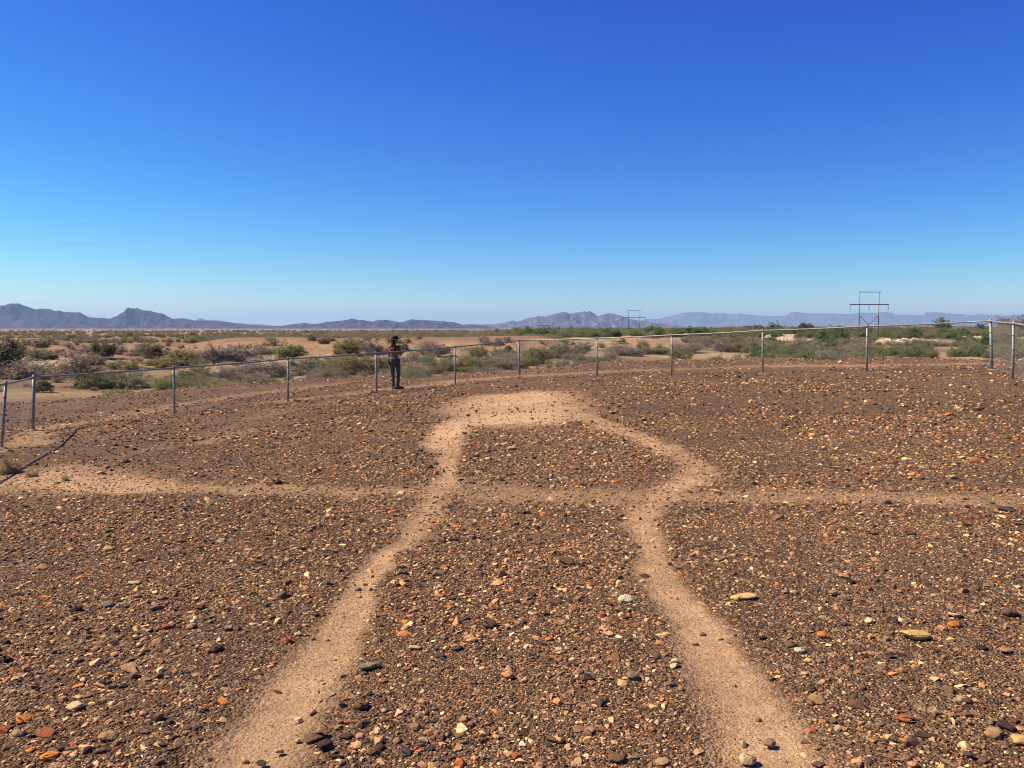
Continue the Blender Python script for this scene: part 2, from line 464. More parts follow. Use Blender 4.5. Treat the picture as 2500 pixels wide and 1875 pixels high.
    # scattered dark grains on the sand
    dv = N(nt, 'ShaderNodeTexVoronoi', i_Scale=170.0); L(nt, P, dv.inputs['Vector'])
    sp = N(nt, 'ShaderNodeSeparateColor'); L(nt, dv.outputs['Color'], sp.inputs[0])
    dk = MATH(nt, 'MULTIPLY', MATH(nt, 'GREATER_THAN', sp.outputs[0], 0.84), at_s.outputs['Fac'])
    col = MIX(nt, MATH(nt, 'MULTIPLY', dk, 0.3), col, (0.17, 0.10, 0.065))
    L(nt, col, b.inputs['Base Color'])
    b.inputs['Roughness'].default_value = 0.95
    b.inputs['Specular IOR Level'].default_value = 0.12
    hgt = MATH(nt, 'ADD', MATH(nt, 'MULTIPLY', cells[0][0].outputs['Distance'], -0.6), MATH(nt, 'MULTIPLY', cells[1][0].outputs['Distance'], -0.6))
    hgt = MATH(nt, 'ADD', MATH(nt, 'MULTIPLY', hgt, at_p.outputs['Fac']), MATH(nt, 'MULTIPLY', fine.outputs[0], 0.25))
    bp = N(nt, 'ShaderNodeBump', i_Strength=0.8, i_Distance=0.05); L(nt, hgt, bp.inputs['Height'])
    L(nt, bp.outputs[0], b.inputs['Normal'])
    return m
ground = add_obj('ground', me, ground_material())
tag(ground, 'stony brown desert pavement with worn sandy lines', kind='structure')

# ------------------------------------------------------------------ mountains
def mountain(name, label, prof, D, depth, ns, seed, mat, rough=0.5, nx=420, ny=70, ext=0.0, base=-40.0):
    pr = sorted(prof)
    xs = np.array([(p[0] - 1250) / F_PX * D for p in pr]); zs = np.array([(799.0 - p[1]) / F_PX * D + EYE for p in pr])
    u = np.linspace(xs[0], xs[-1], nx); t = np.linspace(-1, 1, ny)
    U, T = np.meshgrid(u, t)
    s = ns
    ridge_y = 0.10 * vnoise(U / (s * 0.9) + seed, 0 * U + seed)
    Tt = np.clip(np.abs(T - ridge_y * (1 - np.abs(T))), 0, 1)
    Pz = np.interp(U, xs, zs) - base
    wx = 0.35 * fbm(U / (s * 0.3) + seed, T * 2 + seed, 3)
    n1 = 0.6 * ridged(U / (s * 0.30) + seed * 3.1 + wx, T * 1.1 + seed, 5) + 0.4 * ridged(U / (s * 0.11) + seed * 1.7 + 2 * wx, T * 2.6 + seed, 4)
    n2 = fbm(U / (s * 0.13) + seed, T * 6 + seed, 4)
    g = (1 - Tt) ** 1.15
    k = np.minimum(Tt * 5, 1) * g
    Z = base + Pz * np.clip(g + rough * 1.25 * (n1 - 0.5) * k + 0.16 * n2 * k, -0.02, 1.02)
    Z = Z + Pz * (0.03 + 0.05 * k) * vnoise(U / (s * 0.03), T * 9 + seed)
    Yv = D + T * depth * 0.5
    me = mesh_np(name, np.stack([U.ravel() * (1 + 0 * T.ravel()), Yv.ravel(), Z.ravel()], 1),
                 np.stack([q.ravel() for q in (lambda i: (i[:-1, :-1], i[:-1, 1:], i[1:, 1:], i[1:, :-1]))(np.arange(nx * ny).reshape(ny, nx))], 1), True)
    o = add_obj(name, me, mat)
    tag(o, label, kind='structure')
    return o
def mountain_mat(name, c0, c1, c2, scale):
    m, nt, b, out = new_mat(name)
    tc = N(nt, 'ShaderNodeTexCoord'); nz = N(nt, 'ShaderNodeTexNoise', i_Scale=scale, i_Detail=7.0, i_Roughness=0.65)
    L(nt, tc.outputs['Object'], nz.inputs['Vector'])
    L(nt, RAMP(nt, nz.outputs[0], [(0.3, c0), (0.52, c1), (0.72, c2)]), b.inputs['Base Color'])
    b.inputs['Roughness'].default_value = 1.0; b.inputs['Specular IOR Level'].default_value = 0.0
    return m
M_MT1 = mountain_mat('mountain_rock_haze_tint', (0.026, 0.018, 0.056), (0.054, 0.036, 0.086), (0.115, 0.070, 0.105), 0.008)  # purple-blue of distant haze painted into the brown rock colour
M_MT2 = mountain_mat('mountain_granite_haze_tint', (0.044, 0.034, 0.075), (0.095, 0.068, 0.115), (0.25, 0.175, 0.19), 0.006)  # granite colour also shifted to purple to deepen the haze
PROF_L = [(-420, 778), (-300, 762), (-190, 752), (-90, 756), (0, 747), (33, 741), (54, 743), (90, 753), (127, 755), (163, 760.5), (199, 762.5), (224, 773.5), (253, 775), (277, 776),
          (300, 763.5), (329, 752.5), (362, 757.6), (398, 765), (420, 777), (445, 776.4), (477, 782), (506, 783.6), (542, 784.4), (575, 789.4), (615, 793.4), (644, 795),
          (687, 795), (709, 792), (745, 788), (770, 790.5), (800, 786), (835, 783), (864.5, 778.8), (894, 781.7), (911, 785), (923, 780.8), (950, 780.8), (979, 786.7),
          (1005.5, 780), (1041, 782), (1085, 784), (1105, 786), (1132, 792.6), (1158, 791.7), (1185, 796), (1225, 802)]
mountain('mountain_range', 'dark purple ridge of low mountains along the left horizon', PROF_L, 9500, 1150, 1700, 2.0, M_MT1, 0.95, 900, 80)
PROF_C = [(1090, 799), (1150, 792.6), (1201, 791), (1228, 787.5), (1252, 782), (1262, 785), (1292, 775.6), (1316, 770), (1330, 772), (1360, 765.4), (1384, 761.4), (1391, 764.4),
          (1414, 762), (1425, 757.6), (1431, 759.7), (1438, 757.6), (1448, 763.7), (1457, 771), (1486, 765), (1516, 771), (1540, 780), (1574, 784), (1608, 789), (1631.5, 789.5),
          (1652, 792.6), (1680, 800)]
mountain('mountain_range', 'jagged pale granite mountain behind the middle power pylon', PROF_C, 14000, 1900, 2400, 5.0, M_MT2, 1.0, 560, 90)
PROF_F = [(440, 795), (470, 786), (485, 780), (493, 776.5), (505, 779), (515, 782), (530, 780), (545, 782), (560, 786), (580, 788), (590, 787), (610, 791), (640, 791), (665, 795), (700, 800)]
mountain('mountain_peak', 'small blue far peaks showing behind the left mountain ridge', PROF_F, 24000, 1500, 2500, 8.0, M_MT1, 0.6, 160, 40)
PROF_R = [(1480, 799), (1574, 780), (1608, 776.6), (1642, 769), (1675, 763), (1709, 762.4), (1743, 763.7), (1794, 766.4), (1850, 769), (1917, 770.5), (1932, 763), (1950, 762),
          (1979, 764), (2011, 765), (2056, 767), (2100, 763), (2161, 762), (2197, 767.6), (2252, 770), (2258, 763), (2276, 761), (2308, 764), (2358, 769), (2394, 767), (2438, 769),
          (2500, 766), (2600, 764), (2750, 770), (2950, 766)]
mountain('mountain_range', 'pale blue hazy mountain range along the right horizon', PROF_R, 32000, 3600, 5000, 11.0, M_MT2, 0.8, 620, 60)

# ------------------------------------------------------------------ haze
hb = MB(); hb.box((-52000, -50000, -60.0), (52000, 50000, 640.0))
m_h = bpy.data.materials.new('haze_air'); m_h.use_nodes = True
m_h.node_tree.nodes.clear()
ho = m_h.node_tree.nodes.new('ShaderNodeOutputMaterial'); hv = m_h.node_tree.nodes.new('ShaderNodeVolumePrincipled')
hv.inputs['Color'].default_value = (0.47, 0.71, 1.0, 1)
hv.inputs['Density'].default_value = 3.8e-5
hv.inputs['Anisotropy'].default_value = 0.1
m_h.node_tree.links.new(hv.outputs[0], ho.inputs['Volume'])
haze = hb.build('haze', m_h)
tag(haze, 'thin blue haze in the air over the desert plain', kind='stuff')

# ------------------------------------------------------------------ scattering by geometry nodes
def hidden_collection(name, objs):
    c = bpy.data.collections.new(name)
    for o in objs: c.objects.link(o)
    return c
def scatter(name, pts, rot, scl, idx, col, coll):
    me = bpy.data.meshes.new(name); n = len(pts)
    me.vertices.add(n); me.vertices.foreach_set('co', np.asarray(pts, np.float32).ravel())
    for an, arr in (('rot', rot), ('scl', scl)):
        a = me.attributes.new(an, 'FLOAT_VECTOR', 'POINT'); a.data.foreach_set('vector', np.asarray(arr, np.float32).ravel())
    a = me.attributes.new('pick', 'INT', 'POINT'); a.data.foreach_set('value', np.asarray(idx, np.int32))
    color_attr(me, 'col', np.asarray(col))
    me.update()
    o = add_obj(name, me)
    g = bpy.data.node_groups.new(name + '_scatter', 'GeometryNodeTree')
    g.interface.new_socket('Geometry', in_out='INPUT', socket_type='NodeSocketGeometry')
    g.interface.new_socket('Geometry', in_out='OUTPUT', socket_type='NodeSocketGeometry')
    gi = g.nodes.new('NodeGroupInput'); go = g.nodes.new('NodeGroupOutput')
    ip = g.nodes.new('GeometryNodeInstanceOnPoints'); ci = g.nodes.new('GeometryNodeCollectionInfo')
    ci.inputs['Collection'].default_value = coll
    ci.inputs['Separate Children'].default_value = True; ci.inputs['Reset Children'].default_value = True
    def named(nm, ty):
        q = g.nodes.new('GeometryNodeInputNamedAttribute'); q.data_type = ty; q.inputs[0].default_value = nm; return q.outputs[0]
    e2r = g.nodes.new('FunctionNodeEulerToRotation')
    g.links.new(named('rot', 'FLOAT_VECTOR'), e2r.inputs[0])
    g.links.new(gi.outputs[0], ip.inputs['Points']); g.links.new(ci.outputs[0], ip.inputs['Instance'])
    ip.inputs['Pick Instance'].default_value = True
    g.links.new(named('pick', 'INT'), ip.inputs['Instance Index'])
    g.links.new(e2r.outputs[0], ip.inputs['Rotation']); g.links.new(named('scl', 'FLOAT_VECTOR'), ip.inputs['Scale'])
    g.links.new(ip.outputs[0], go.inputs[0])
    md = o.modifiers.new('scatter', 'NODES'); md.node_group = g
    return o

# ------------------------------------------------------------------ rocks
def ico(sub):
    import bmesh
    bm = bmesh.new(); bmesh.ops.create_icosphere(bm, subdivisions=sub, radius=1.0)
    v = np.array([x.co[:] for x in bm.verts]); f = np.array([[q.index for q in p.verts] for p in bm.faces]); bm.free()
    return v, f
def rock_mesh(name, seed, npts, flat, bevel, smooth_sh=False):
    """unit stone, about 1 long, lying flat, origin at its centre: a chipped convex block"""
    import bmesh
    r = np.random.default_rng(seed)
    p = r.normal(size=(npts, 3)); p /= np.linalg.norm(p, axis=1)[:, None]
    p *= r.uniform(0.78, 1.0, npts)[:, None]
    # flattened top and bottom, like pavement stones
    p[:, 2] = np.clip(p[:, 2], -0.75, r.uniform(0.55, 0.85))
    p *= np.array((1.0, r.uniform(0.55, 0.92), r.uniform(flat * 0.8, flat * 1.3)))
    bm = bmesh.new()
    for q in p: bm.verts.new(q)
    res = bmesh.ops.convex_hull(bm, input=bm.verts)
    junk = [e for e in res['geom_interior'] if isinstance(e, bmesh.types.BMVert)]
    bmesh.ops.delete(bm, geom=junk, context='VERTS')
    if bevel > 0:
        bmesh.ops.bevel(bm, geom=list(bm.edges), offset=bevel, segments=1, affect='EDGES', profile=0.6)
    bmesh.ops.triangulate(bm, faces=bm.faces)
    bmesh.ops.recalc_face_normals(bm, faces=bm.faces)
    xs = [v.co.x for v in bm.verts]; sc = 1.0 / (max(xs) - min(xs))
    for v in bm.verts: v.co *= sc
    me = bpy.data.meshes.new(name); bm.to_mesh(me); bm.free()
    if smooth_sh: me.polygons.foreach_set('use_smooth', np.ones(len(me.polygons), bool))
    me.update(); return me
def stone_material(name, instanced):
    m, nt, b, out = new_mat(name)
    if instanced:
        a = N(nt, 'ShaderNodeAttribute', attribute_name='col', attribute_type='INSTANCER'); base = a.outputs['Color']
    else:
        a = N(nt, 'ShaderNodeObjectInfo'); base = a.outputs['Color']
    tc = N(nt, 'ShaderNodeTexCoord')
    oi = N(nt, 'ShaderNodeObjectInfo')
    vm = N(nt, 'ShaderNodeVectorMath', operation='ADD'); L(nt, tc.outputs['Object'], vm.inputs[0])
    cb = N(nt, 'ShaderNodeCombineXYZ'); L(nt, MATH(nt, 'MULTIPLY', oi.outputs['Random'], 40.0), cb.inputs[0]); L(nt, cb.outputs[0], vm.inputs[1])
    nz = N(nt, 'ShaderNodeTexNoise', i_Scale=3.2, i_Detail=5.0, i_Roughness=0.65); L(nt, vm.outputs[0], nz.inputs['Vector'])
    f = RAMP(nt, nz.outputs[0], [(0.28, (0.62, 0.60, 0.60)), (0.52, (1, 1, 1)), (0.75, (1.28, 1.22, 1.15))])
    L(nt, MIX(nt, 1.0, base, f, 'MULTIPLY'), b.inputs['Base Color'])
    b.inputs['Roughness'].default_value = 0.85; b.inputs['Specular IOR Level'].default_value = 0.10
    if not instanced:
        n2 = N(nt, 'ShaderNodeTexNoise', i_Scale=11.0, i_Detail=4.0); L(nt, vm.outputs[0], n2.inputs['Vector'])
        bp = N(nt, 'ShaderNodeBump', i_Strength=0.35, i_Distance=0.012); L(nt, n2.outputs[0], bp.inputs['Height']); L(nt, bp.outputs[0], b.inputs['Normal'])
    return m
M_PEB = stone_material('pebble_rock', True)
M_STONE = stone_material('stone_rock', False)
PEBS = []
for k in range(14):
    me = rock_mesh('pebble', 100 + k, (14, 18, 26)[k % 3], (0.40, 0.5, 0.62)[k % 3], 0.0, False)
    me.materials.append(M_PEB)
    PEBS.append(bpy.data.objects.new('pebble_%02d' % k, me))
PEB_COLL = hidden_collection('pebble_kinds', PEBS)
STONES = [rock_mesh('stone', 300 + k, (16, 22, 30, 44)[k % 4], (0.40, 0.46, 0.38, 0.5)[k % 4], 0.07, k % 4 == 3) for k in range(16)]
for me in STONES: me.materials.append(M_STONE)

PAL = np.array([(0.058, 0.036, 0.024), (0.088, 0.054, 0.033), (0.125, 0.075, 0.043), (0.155, 0.096, 0.055), (0.110, 0.080, 0.054), (0.185, 0.100, 0.052),
                (0.27, 0.15, 0.072), (0.37, 0.235, 0.110), (0.50, 0.35, 0.18), (0.38, 0.16, 0.055), (0.23, 0.075, 0.034), (0.035, 0.025, 0.020), (0.30, 0.175, 0.10), (0.20, 0.155, 0.10)])
PW = np.array([11, 15, 17, 12, 8, 10, 10, 10, 7.0, 2.0, 2.6, 6, 5, 3.0]); PW = PW / PW.sum()
PW2 = np.array([11, 14, 14, 10, 8, 10, 11, 10, 7.5, 2.6, 3.4, 7, 6, 3.0]); PW2 = PW2 / PW2.sum()
def pebble_cloud(n_try, r0, r1, size_fn, dens_fn):
    th = rng.uniform(math.radians(-37), math.radians(37), n_try)
    r = np.sqrt(rng.uniform(r0 * r0, r1 * r1, n_try))
    x = r * np.sin(th); y = r * np.cos(th)
    keep = rng.uniform(0, 1, n_try) < dens_fn(x, y)
    x = x[keep]; y = y[keep]; n = len(x)
    return x, y, size_fn(n, x, y)
def in_edge(x, y, pad=2.0):
    th = np.arctan2(x, y)
    return np.hypot(x, y) < np.interp(th, [e[0] for e in EDGE], [e[1] for e in EDGE]) + pad
def dens_small(x, y): return (0.55 + 0.45 * (1 - np.clip(path_mask(x, y) * 1.15, 0, 1)) ** 1.2) * (0.4 + 0.6 * smooth(-0.55, 0.25, fbm(x / 0.8 + 7, y / 1.1, 4)))
def dens_mid(x, y):
    pm_ = path_mask(x, y)
    base = 0.10 + 0.6 * (1 - np.clip(pm_ * 1.15, 0, 1)) ** 1.6 + 0.5 * smooth(0.05, 0.2, pm_) * (1 - smooth(0.3, 0.5, pm_))
    return base * (0.35 + 1.0 * smooth(-0.5, 0.5, fbm(x / 1.4, y / 1.9, 4))) * in_edge(x, y)
parts = []
def layer(n, r0, r1, s0, s1, power, dens):
    sz = lambda k, x, y: s0 * (1 - rng.uniform(0, 1, k) * (1 - (s0 / s1) ** power)) ** (-1.0 / power)
    x, y, s = pebble_cloud(n, r0, r1, sz, dens)
    parts.append((x, y, s))
SECT = math.radians(74) / 2.0
def cnt(r0, r1, per_m2): return int(SECT * (r1 * r1 - r0 * r0) * per_m2)
layer(cnt(2.3, 4.5, 6500), 2.3, 4.5, 0.0065, 0.016, 2.0, dens_small)
layer(cnt(4.5, 7.0, 3000), 4.5, 7.0, 0.010, 0.020, 2.0, dens_small)
layer(cnt(2.3, 6.0, 900), 2.3, 6.0, 0.016, 0.045, 2.0, dens_mid)
layer(cnt(6.0, 10.0, 560), 6.0, 10.0, 0.018, 0.045, 2.2, dens_mid)
layer(cnt(7.0, 14.0, 560), 7.0, 14.0, 0.016, 0.034, 2.2, dens_small)
layer(cnt(10.0, 22.0, 95), 10.0, 22.0, 0.030, 0.07, 2.2, dens_mid)
layer(cnt(2.3, 14.0, 26), 2.3, 14.0, 0.04, 0.085, 2.8, dens_mid)
layer(cnt(14.0, 40.0, 26), 14.0, 40.0, 0.045, 0.11, 2.6, dens_mid)
on_path = lambda x, y: smooth(0.2, 0.6, path_mask(x, y))
layer(cnt(2.3, 7.0, 2600), 2.3, 7.0, 0.0065, 0.014, 2.0, on_path)
layer(cnt(7.0, 24.0, 150), 7.0, 24.0, 0.014, 0.035, 2.2, on_path)
gxs = np.concatenate([p[0] for p in parts]); gys = np.concatenate([p[1] for p in parts]); gss = np.concatenate([p[2] for p in parts])
ng = len(gxs); print('pebbles', ng)
gzs = H(gxs, gys) - 0.015 * path_mask(gxs, gys)
rot = np.stack([rng.normal(0, 0.22, ng), rng.normal(0, 0.22, ng), rng.uniform(0, 6.283, ng)], 1)
gss = gss * np.where((path_mask(gxs, gys) > 0.35) & (gss < 0.022), 0.6, 1.0)
zfl = rng.uniform(0.7, 1.25, ng)
scl = np.stack([gss, gss * rng.uniform(0.8, 1.1, ng), gss * zfl], 1)
pc = np.where((gss > 0.024)[:, None], PAL[rng.choice(len(PAL), ng, p=PW2)], PAL[rng.choice(len(PAL), ng, p=PW)]) * rng.uniform(1.0, 1.72, ng)[:, None] * np.array((1.08, 1.0, 0.93))
onp = np.clip(path_mask(gxs, gys) * 1.2, 0, 1)[:, None] * (gss < 0.036)[:, None]
pc = pc + (np.array((0.37, 0.23, 0.122)) - pc) * onp * rng.uniform(-0.25, 0.95, ng).clip(0)[:, None]
gravel = scatter('gravel', np.stack([gxs, gys, gzs + gss * zfl * 0.09], 1), rot, scl, rng.integers(0, len(PEBS), ng), pc, PEB_COLL)
gravel.parent = ground
tag(gravel, kind='stuff')

# hand placed stones: x px, y px (centre), width px, colour, label for the ones that stand out
DARK = (0.056, 0.035, 0.025); BLK = (0.030, 0.022, 0.018); BRN = (0.120, 0.066, 0.039); RST = (0.24, 0.082, 0.036); ORG = (0.44, 0.16, 0.038)
TAN = (0.31, 0.19, 0.088); CRM = (0.40, 0.285, 0.155); WHT = (0.46, 0.375, 0.26); YEL = (0.42, 0.275, 0.105); GRY = (0.135, 0.102, 0.073); PNK = (0.29, 0.165, 0.10); OLV = (0.19, 0.15, 0.085); SLT = (0.082, 0.058, 0.047)
SL = [
 (330, 1422, 26, CRM, None), (188, 1487, 32, BLK, 'black rounded stone alone in gravel at the left, below the dead bush'), (263, 1476, 27, GRY, None), (289, 1558, 32, TAN, None),
 (333, 1559, 20, DARK, None), (405, 1530, 32, RST, None), (466, 1530, 36, PNK, None), (527, 1585, 34, DARK, 'dark brown round stone just left of the left sandy line'),
 (325, 1631, 46, TAN, 'tan wedge shaped stone in gravel at lower left'), (190, 1672, 42, ORG, 'bright orange stone with flat top at lower left, largest of the orange ones'),
 (265, 1649, 22, RST, None), (200, 1652, 20, RST, None), (547, 1714, 27, ORG, 'small orange oval stone beside the left sandy line'),
 (185, 1722, 62, CRM, 'long cream coloured rough stone at lower left'), (237, 1754, 25, YEL, 'smooth yellowish egg shaped stone below the long cream stone'),
 (59, 1756, 36, ORG, None), (116, 1789, 34, RST, None), (48, 1790, 32, PNK, None), (265, 1798, 36, TAN, None), (398, 1814, 56, SLT, 'flat grey purple stone near the bottom left edge of the view'),
 (249, 1831, 42, BRN, None), (153, 1825, 40, DARK, None), (75, 1831, 29, ORG, None), (119, 1846, 35, ORG, None), (10, 1608, 36, BLK, None), (390, 1862, 36, BRN, None),
 (905, 1626, 58, OLV, 'big olive tan cobble between the two sandy lines, resting against a smaller one'), (888, 1645, 27, GRY, None), (1014, 1581, 30, CRM, 'cream angular block between the two sandy lines'),
 (1074, 1600, 35, SLT, None), (1115, 1580, 42, SLT, None), (1196, 1524, 44, BRN, None), (1100, 1481, 22, ORG, None), (701, 1565, 30, RST, None), (727, 1549, 17, CRM, None),
 (665, 1552, 20, ORG, None), (785, 1662, 19, OLV, None), (769, 1501, 22, BRN, None), (937, 1736, 19, WHT, 'small white stone between the two sandy lines near the bottom'),
 (881, 1724, 40, BRN, None), (768, 1796, 50, BRN, 'reddish brown cobble leaning on a darker cobble near the bottom'), (792, 1820, 66, DARK, 'large dark brown cobble near the bottom, between the sandy lines'),
 (823, 1848, 36, BLK, None), (681, 1833, 34, CRM, 'pale pyramid shaped stone standing on the left sandy line'), (846, 1798, 28, DARK, None), (1212, 1799, 25, YEL, None),
 (930, 1825, 32, DARK, None), (991, 1836, 33, SLT, None), (639, 1863, 20, DARK, None), (727, 1806, 15, CRM, None),
 (1529, 1461, 34, WHT, 'white lumpy stone at the edge of the right sandy line'), (1308, 1497, 28, ORG, 'orange stone touching a black stone between the sandy lines'),
 (1334, 1498, 30, BLK, 'black stone touching an orange stone between the sandy lines'), (1285, 1462, 20, TAN, None), (1470, 1532, 21, CRM, None), (1341, 1559, 23, ORG, None), (1304, 1543, 36, SLT, None),
 (1646, 1613, 29, WHT, 'bright white rounded stone beside the right sandy line'), (1493, 1610, 28, TAN, None), (1636, 1669, 36, GRY, None), (1353, 1805, 36, BRN, 'brown round cobble near the bottom centre'),
 (1506, 1848, 60, BRN, 'large brown and tan stone at the bottom edge, right of centre'), (1552, 1848, 26, OLV, 'greenish square stone beside the large brown stone at the bottom edge'),
 (1440, 1783, 28, PNK, None), (1616, 1860, 29, TAN, None), (1826, 1853, 38, CRM, None), (1816, 1453, 56, YEL, 'long flat yellow stone right of the right sandy line'), (1771, 1453, 18, CRM, None),
 (1862, 1556, 32, BLK, None), (1859, 1575, 30, GRY, None), (1431, 1482, 24, RST, None), (1467, 1711, 34, SLT, None), (1472, 1471, 22, GRY, None),
 (2034, 1449, 40, TAN, 'tan blocky stone in the gravel at right, beside smaller pale ones'), (1918, 1446, 21, CRM, None), (1944, 1448, 24, PNK, None), (2062, 1407, 25, TAN, None), (2077, 1420, 30, BLK, None),
 (2280, 1453, 20, YEL, None), (2330, 1501, 34, CRM, 'cream wedge stone with sharp edges at right'), (2233, 1550, 54, YEL, 'large bright yellow cream slab in the gravel at right'), (2330, 1526, 28, ORG, None),
 (2009, 1550, 27, ORG, None), (1981, 1542, 26, CRM, None), (2456, 1587, 46, TAN, 'tan rounded cobble near the right edge of the view'), (2395, 1582, 29, BLK, None), (2184, 1516, 29, DARK, None),
 (1930, 1574, 30, BRN, None), (2094, 1718, 43, BRN, None), (1984, 1689, 30, DARK, None), (2265, 1792, 50, DARK, 'flat dark purple stone near the bottom right'), (2427, 1792, 58, TAN, 'big tan boulder chip beside a yellow stone at the bottom right corner'),
 (2459, 1776, 36, DARK, None), (2490, 1808, 50, YEL, 'bright yellow stone cut by the right edge of the view'), (2326, 1747, 27, ORG, None), (2210, 1754, 36, RST, None), (1993, 1708, 33, TAN, None),
 (1879, 1814, 29, PNK, None), (2465, 1498, 31, BRN, None), (2365, 1845, 52, SLT, None), (2132, 1808, 25, ORG, None), (2204, 1809, 21, ORG, None), (1964, 1644, 25, CRM, None), (1953, 1588, 27, WHT, None),
 (2455, 1241, 40, SLT, 'dark purple boulder far right on the gravel, biggest in the middle distance'), (2134, 1302, 32, RST, 'rust brown stone in the right middle distance'), (1752, 1200, 24, YEL, None), (2165, 1226, 28, GRY, None),
 (1388, 1373, 42, BRN, 'brown stone pair member between the sandy legs'), (1412, 1377, 28, DARK, None), (1221, 1299, 20, YEL, None), (1284, 1250, 24, SLT, None), (2040, 1140, 16, CRM, None),
 (680, 1178, 20, DARK, None), (1250, 1095, 20, CRM, None), (1205, 1165, 26, CRM, None), (1225, 1170, 24, DARK, None), (1163, 1114, 18, DARK, None), (1192, 1091, 18, TAN, None), (1448, 1172, 22, PNK, None), (1500, 1175, 18, ORG, None), (1146, 1040, 14, DARK, None),
 (335, 1082, 9, DARK, None), (304, 1077, 10, CRM, None), (775, 1148, 20, BLK, None), (894, 1055, 16, ORG, None), (1043, 1036, 12, WHT, None), (1070, 1025, 12, WHT, None), (970, 976, 16, TAN, None),
 (310, 1127, 18, DARK, None), (245, 1155, 12, BRN, None), (435, 1144, 22, CRM, None), (495, 1162, 22, DARK, None), (2028, 936, 10, YEL, None), (2312, 936, 12, TAN, None), (2316, 1012, 22, ORG, None), (2390, 1122, 32, RST, None),
 (2325, 1165, 32, YEL, None), (2240, 1054, 12, BLK, None), (2070, 1148, 18, BLK, None), (2122, 1034, 14, RST, None), (2168, 1139, 14, YEL, None), (1797, 1142, 16, YEL, None), (1811, 1069, 16, RST, None), (1572, 1026, 14, BLK, None), (1497, 1009, 14, BLK, None), (1508, 1004, 12, RST, None)]
n_named = 0
def put_stone(x, y, w, colr, k, label=None, flat=1.0):
    me = STONES[k % len(STONES)]
    o = add_obj('stone', me)
    zz = Hs(x, y)
    o.rotation_euler = (random.uniform(-0.22, 0.22), random.uniform(-0.22, 0.22), random.uniform(-0.5, 0.5))
    o.scale = (w, w * random.uniform(0.9, 1.25), w * flat)
    o.location = (x, y, zz + w * flat * 0.13)
    j = random.uniform(0.92, 1.08)
    o.color = (colr[0] * j, colr[1] * j, colr[2] * j, 1)
    if label: tag(o, label, 'stone')
    else: o.parent = ground
    return o
for k, (px, py, w, colr, label) in enumerate(SL):
    g = ground_hit(px, py + w * 0.12, 1.0, 60.0)
    dist = math.sqrt(g[0] ** 2 + g[1] ** 2 + 2.4)
    put_stone(g[0], g[1], w * dist / F_PX * 1.12, colr, k, label, random.uniform(0.7, 1.1) * (0.5 if label and 'flat' in label else 1.0))
n_free = sum(1 for s in SL if s[4] is None)
n_more = 296 - n_free
k = 0
while k < n_more:
    th = random.uniform(-0.56, 0.56); r = math.sqrt(random.uniform(5.5 ** 2, 26 ** 2))
    x = r * math.sin(th); y = r * math.cos(th)
    if path_mask(np.array([x]), np.array([y]))[0] > 0.35 and random.random() < 0.85: continue
    w = random.uniform(0.034, 0.062) + 0.0026 * r
    c = random.choices([DARK, BLK, BRN, RST, ORG, TAN, CRM, YEL, GRY, PNK, SLT], [14, 7, 16, 6, 4, 10, 7, 3, 8, 6, 9])[0]
    put_stone(x, y, w, c, k * 5 + 3, None, random.uniform(0.7, 1.2)); k += 1

# ------------------------------------------------------------------ chain-link fence
def galv(name, base, rough, rust):
    m, nt, b, out = new_mat(name)
    tc = N(nt, 'ShaderNodeTexCoord'); nz = N(nt, 'ShaderNodeTexNoise', i_Scale=9.0, i_Detail=5.0); L(nt, tc.outputs['Object'], nz.inputs['Vector'])
    c = RAMP(nt, nz.outputs[0], [(0.3, tuple(x * 0.75 for x in base)), (0.7, tuple(x * 1.2 for x in base))])
    n2 = N(nt, 'ShaderNodeTexNoise', i_Scale=1.7, i_Detail=3.0); L(nt, tc.outputs['Object'], n2.inputs['Vector'])
    f = RAMP(nt, n2.outputs[0], [(0.66 - rust, (0, 0, 0)), (0.72 - rust, (1, 1, 1))])
    L(nt, MIX(nt, MATH(nt, 'MULTIPLY', f, 0.55), c, (0.27, 0.12, 0.05)), b.inputs['Base Color'])
    b.inputs['Roughness'].default_value = rough; b.inputs['Metallic'].default_value = 0.1; b.inputs['Specular IOR Level'].default_value = 0.35
    return m
M_GALV = galv('galvanised_steel', (0.25, 0.235, 0.21), 0.45, 0.0)
M_WIRE = galv('galvanised_wire', (0.17, 0.16, 0.145), 0.6, 0.0)
M_CONC = flat_mat('concrete', (0.25, 0.18, 0.11), 0.95, scale=20)
fence = empty('chain_link_fence', (0, 0, 0))
tag(fence, 'low grey chain-link fence with top rail running across the desert', 'fence')
tops = []; bots = []
def ext(a, b, k):  # continue the fence line out of view
    return a + (a - b) * k
PB = [at(p[0], p[1], p[4]) for p in POSTS]; PT = [at(p[2], p[3], p[4]) for p in POSTS]
step = PB[0] - PB[1]
for k in (3, 2, 1):
    q = PB[0] + step * k; q[2] = Hs(q[0], q[1]); bots.append(q); tops.append(q + np.array((0, 0, 1.14)))
for b_, t_ in zip(PB, PT): bots.append(np.array((b_[0], b_[1], Hs(b_[0], b_[1])))); tops.append(t_)
step = PB[-1] - PB[-2]
for k in (1, 2, 3):
    q = PB[-1] + step * k; q[2] = Hs(q[0], q[1]); bots.append(q); tops.append(q + np.array((0, 0, 1.14)))
CORN = (4, 9, 14)      # left corner, far corner, right corner
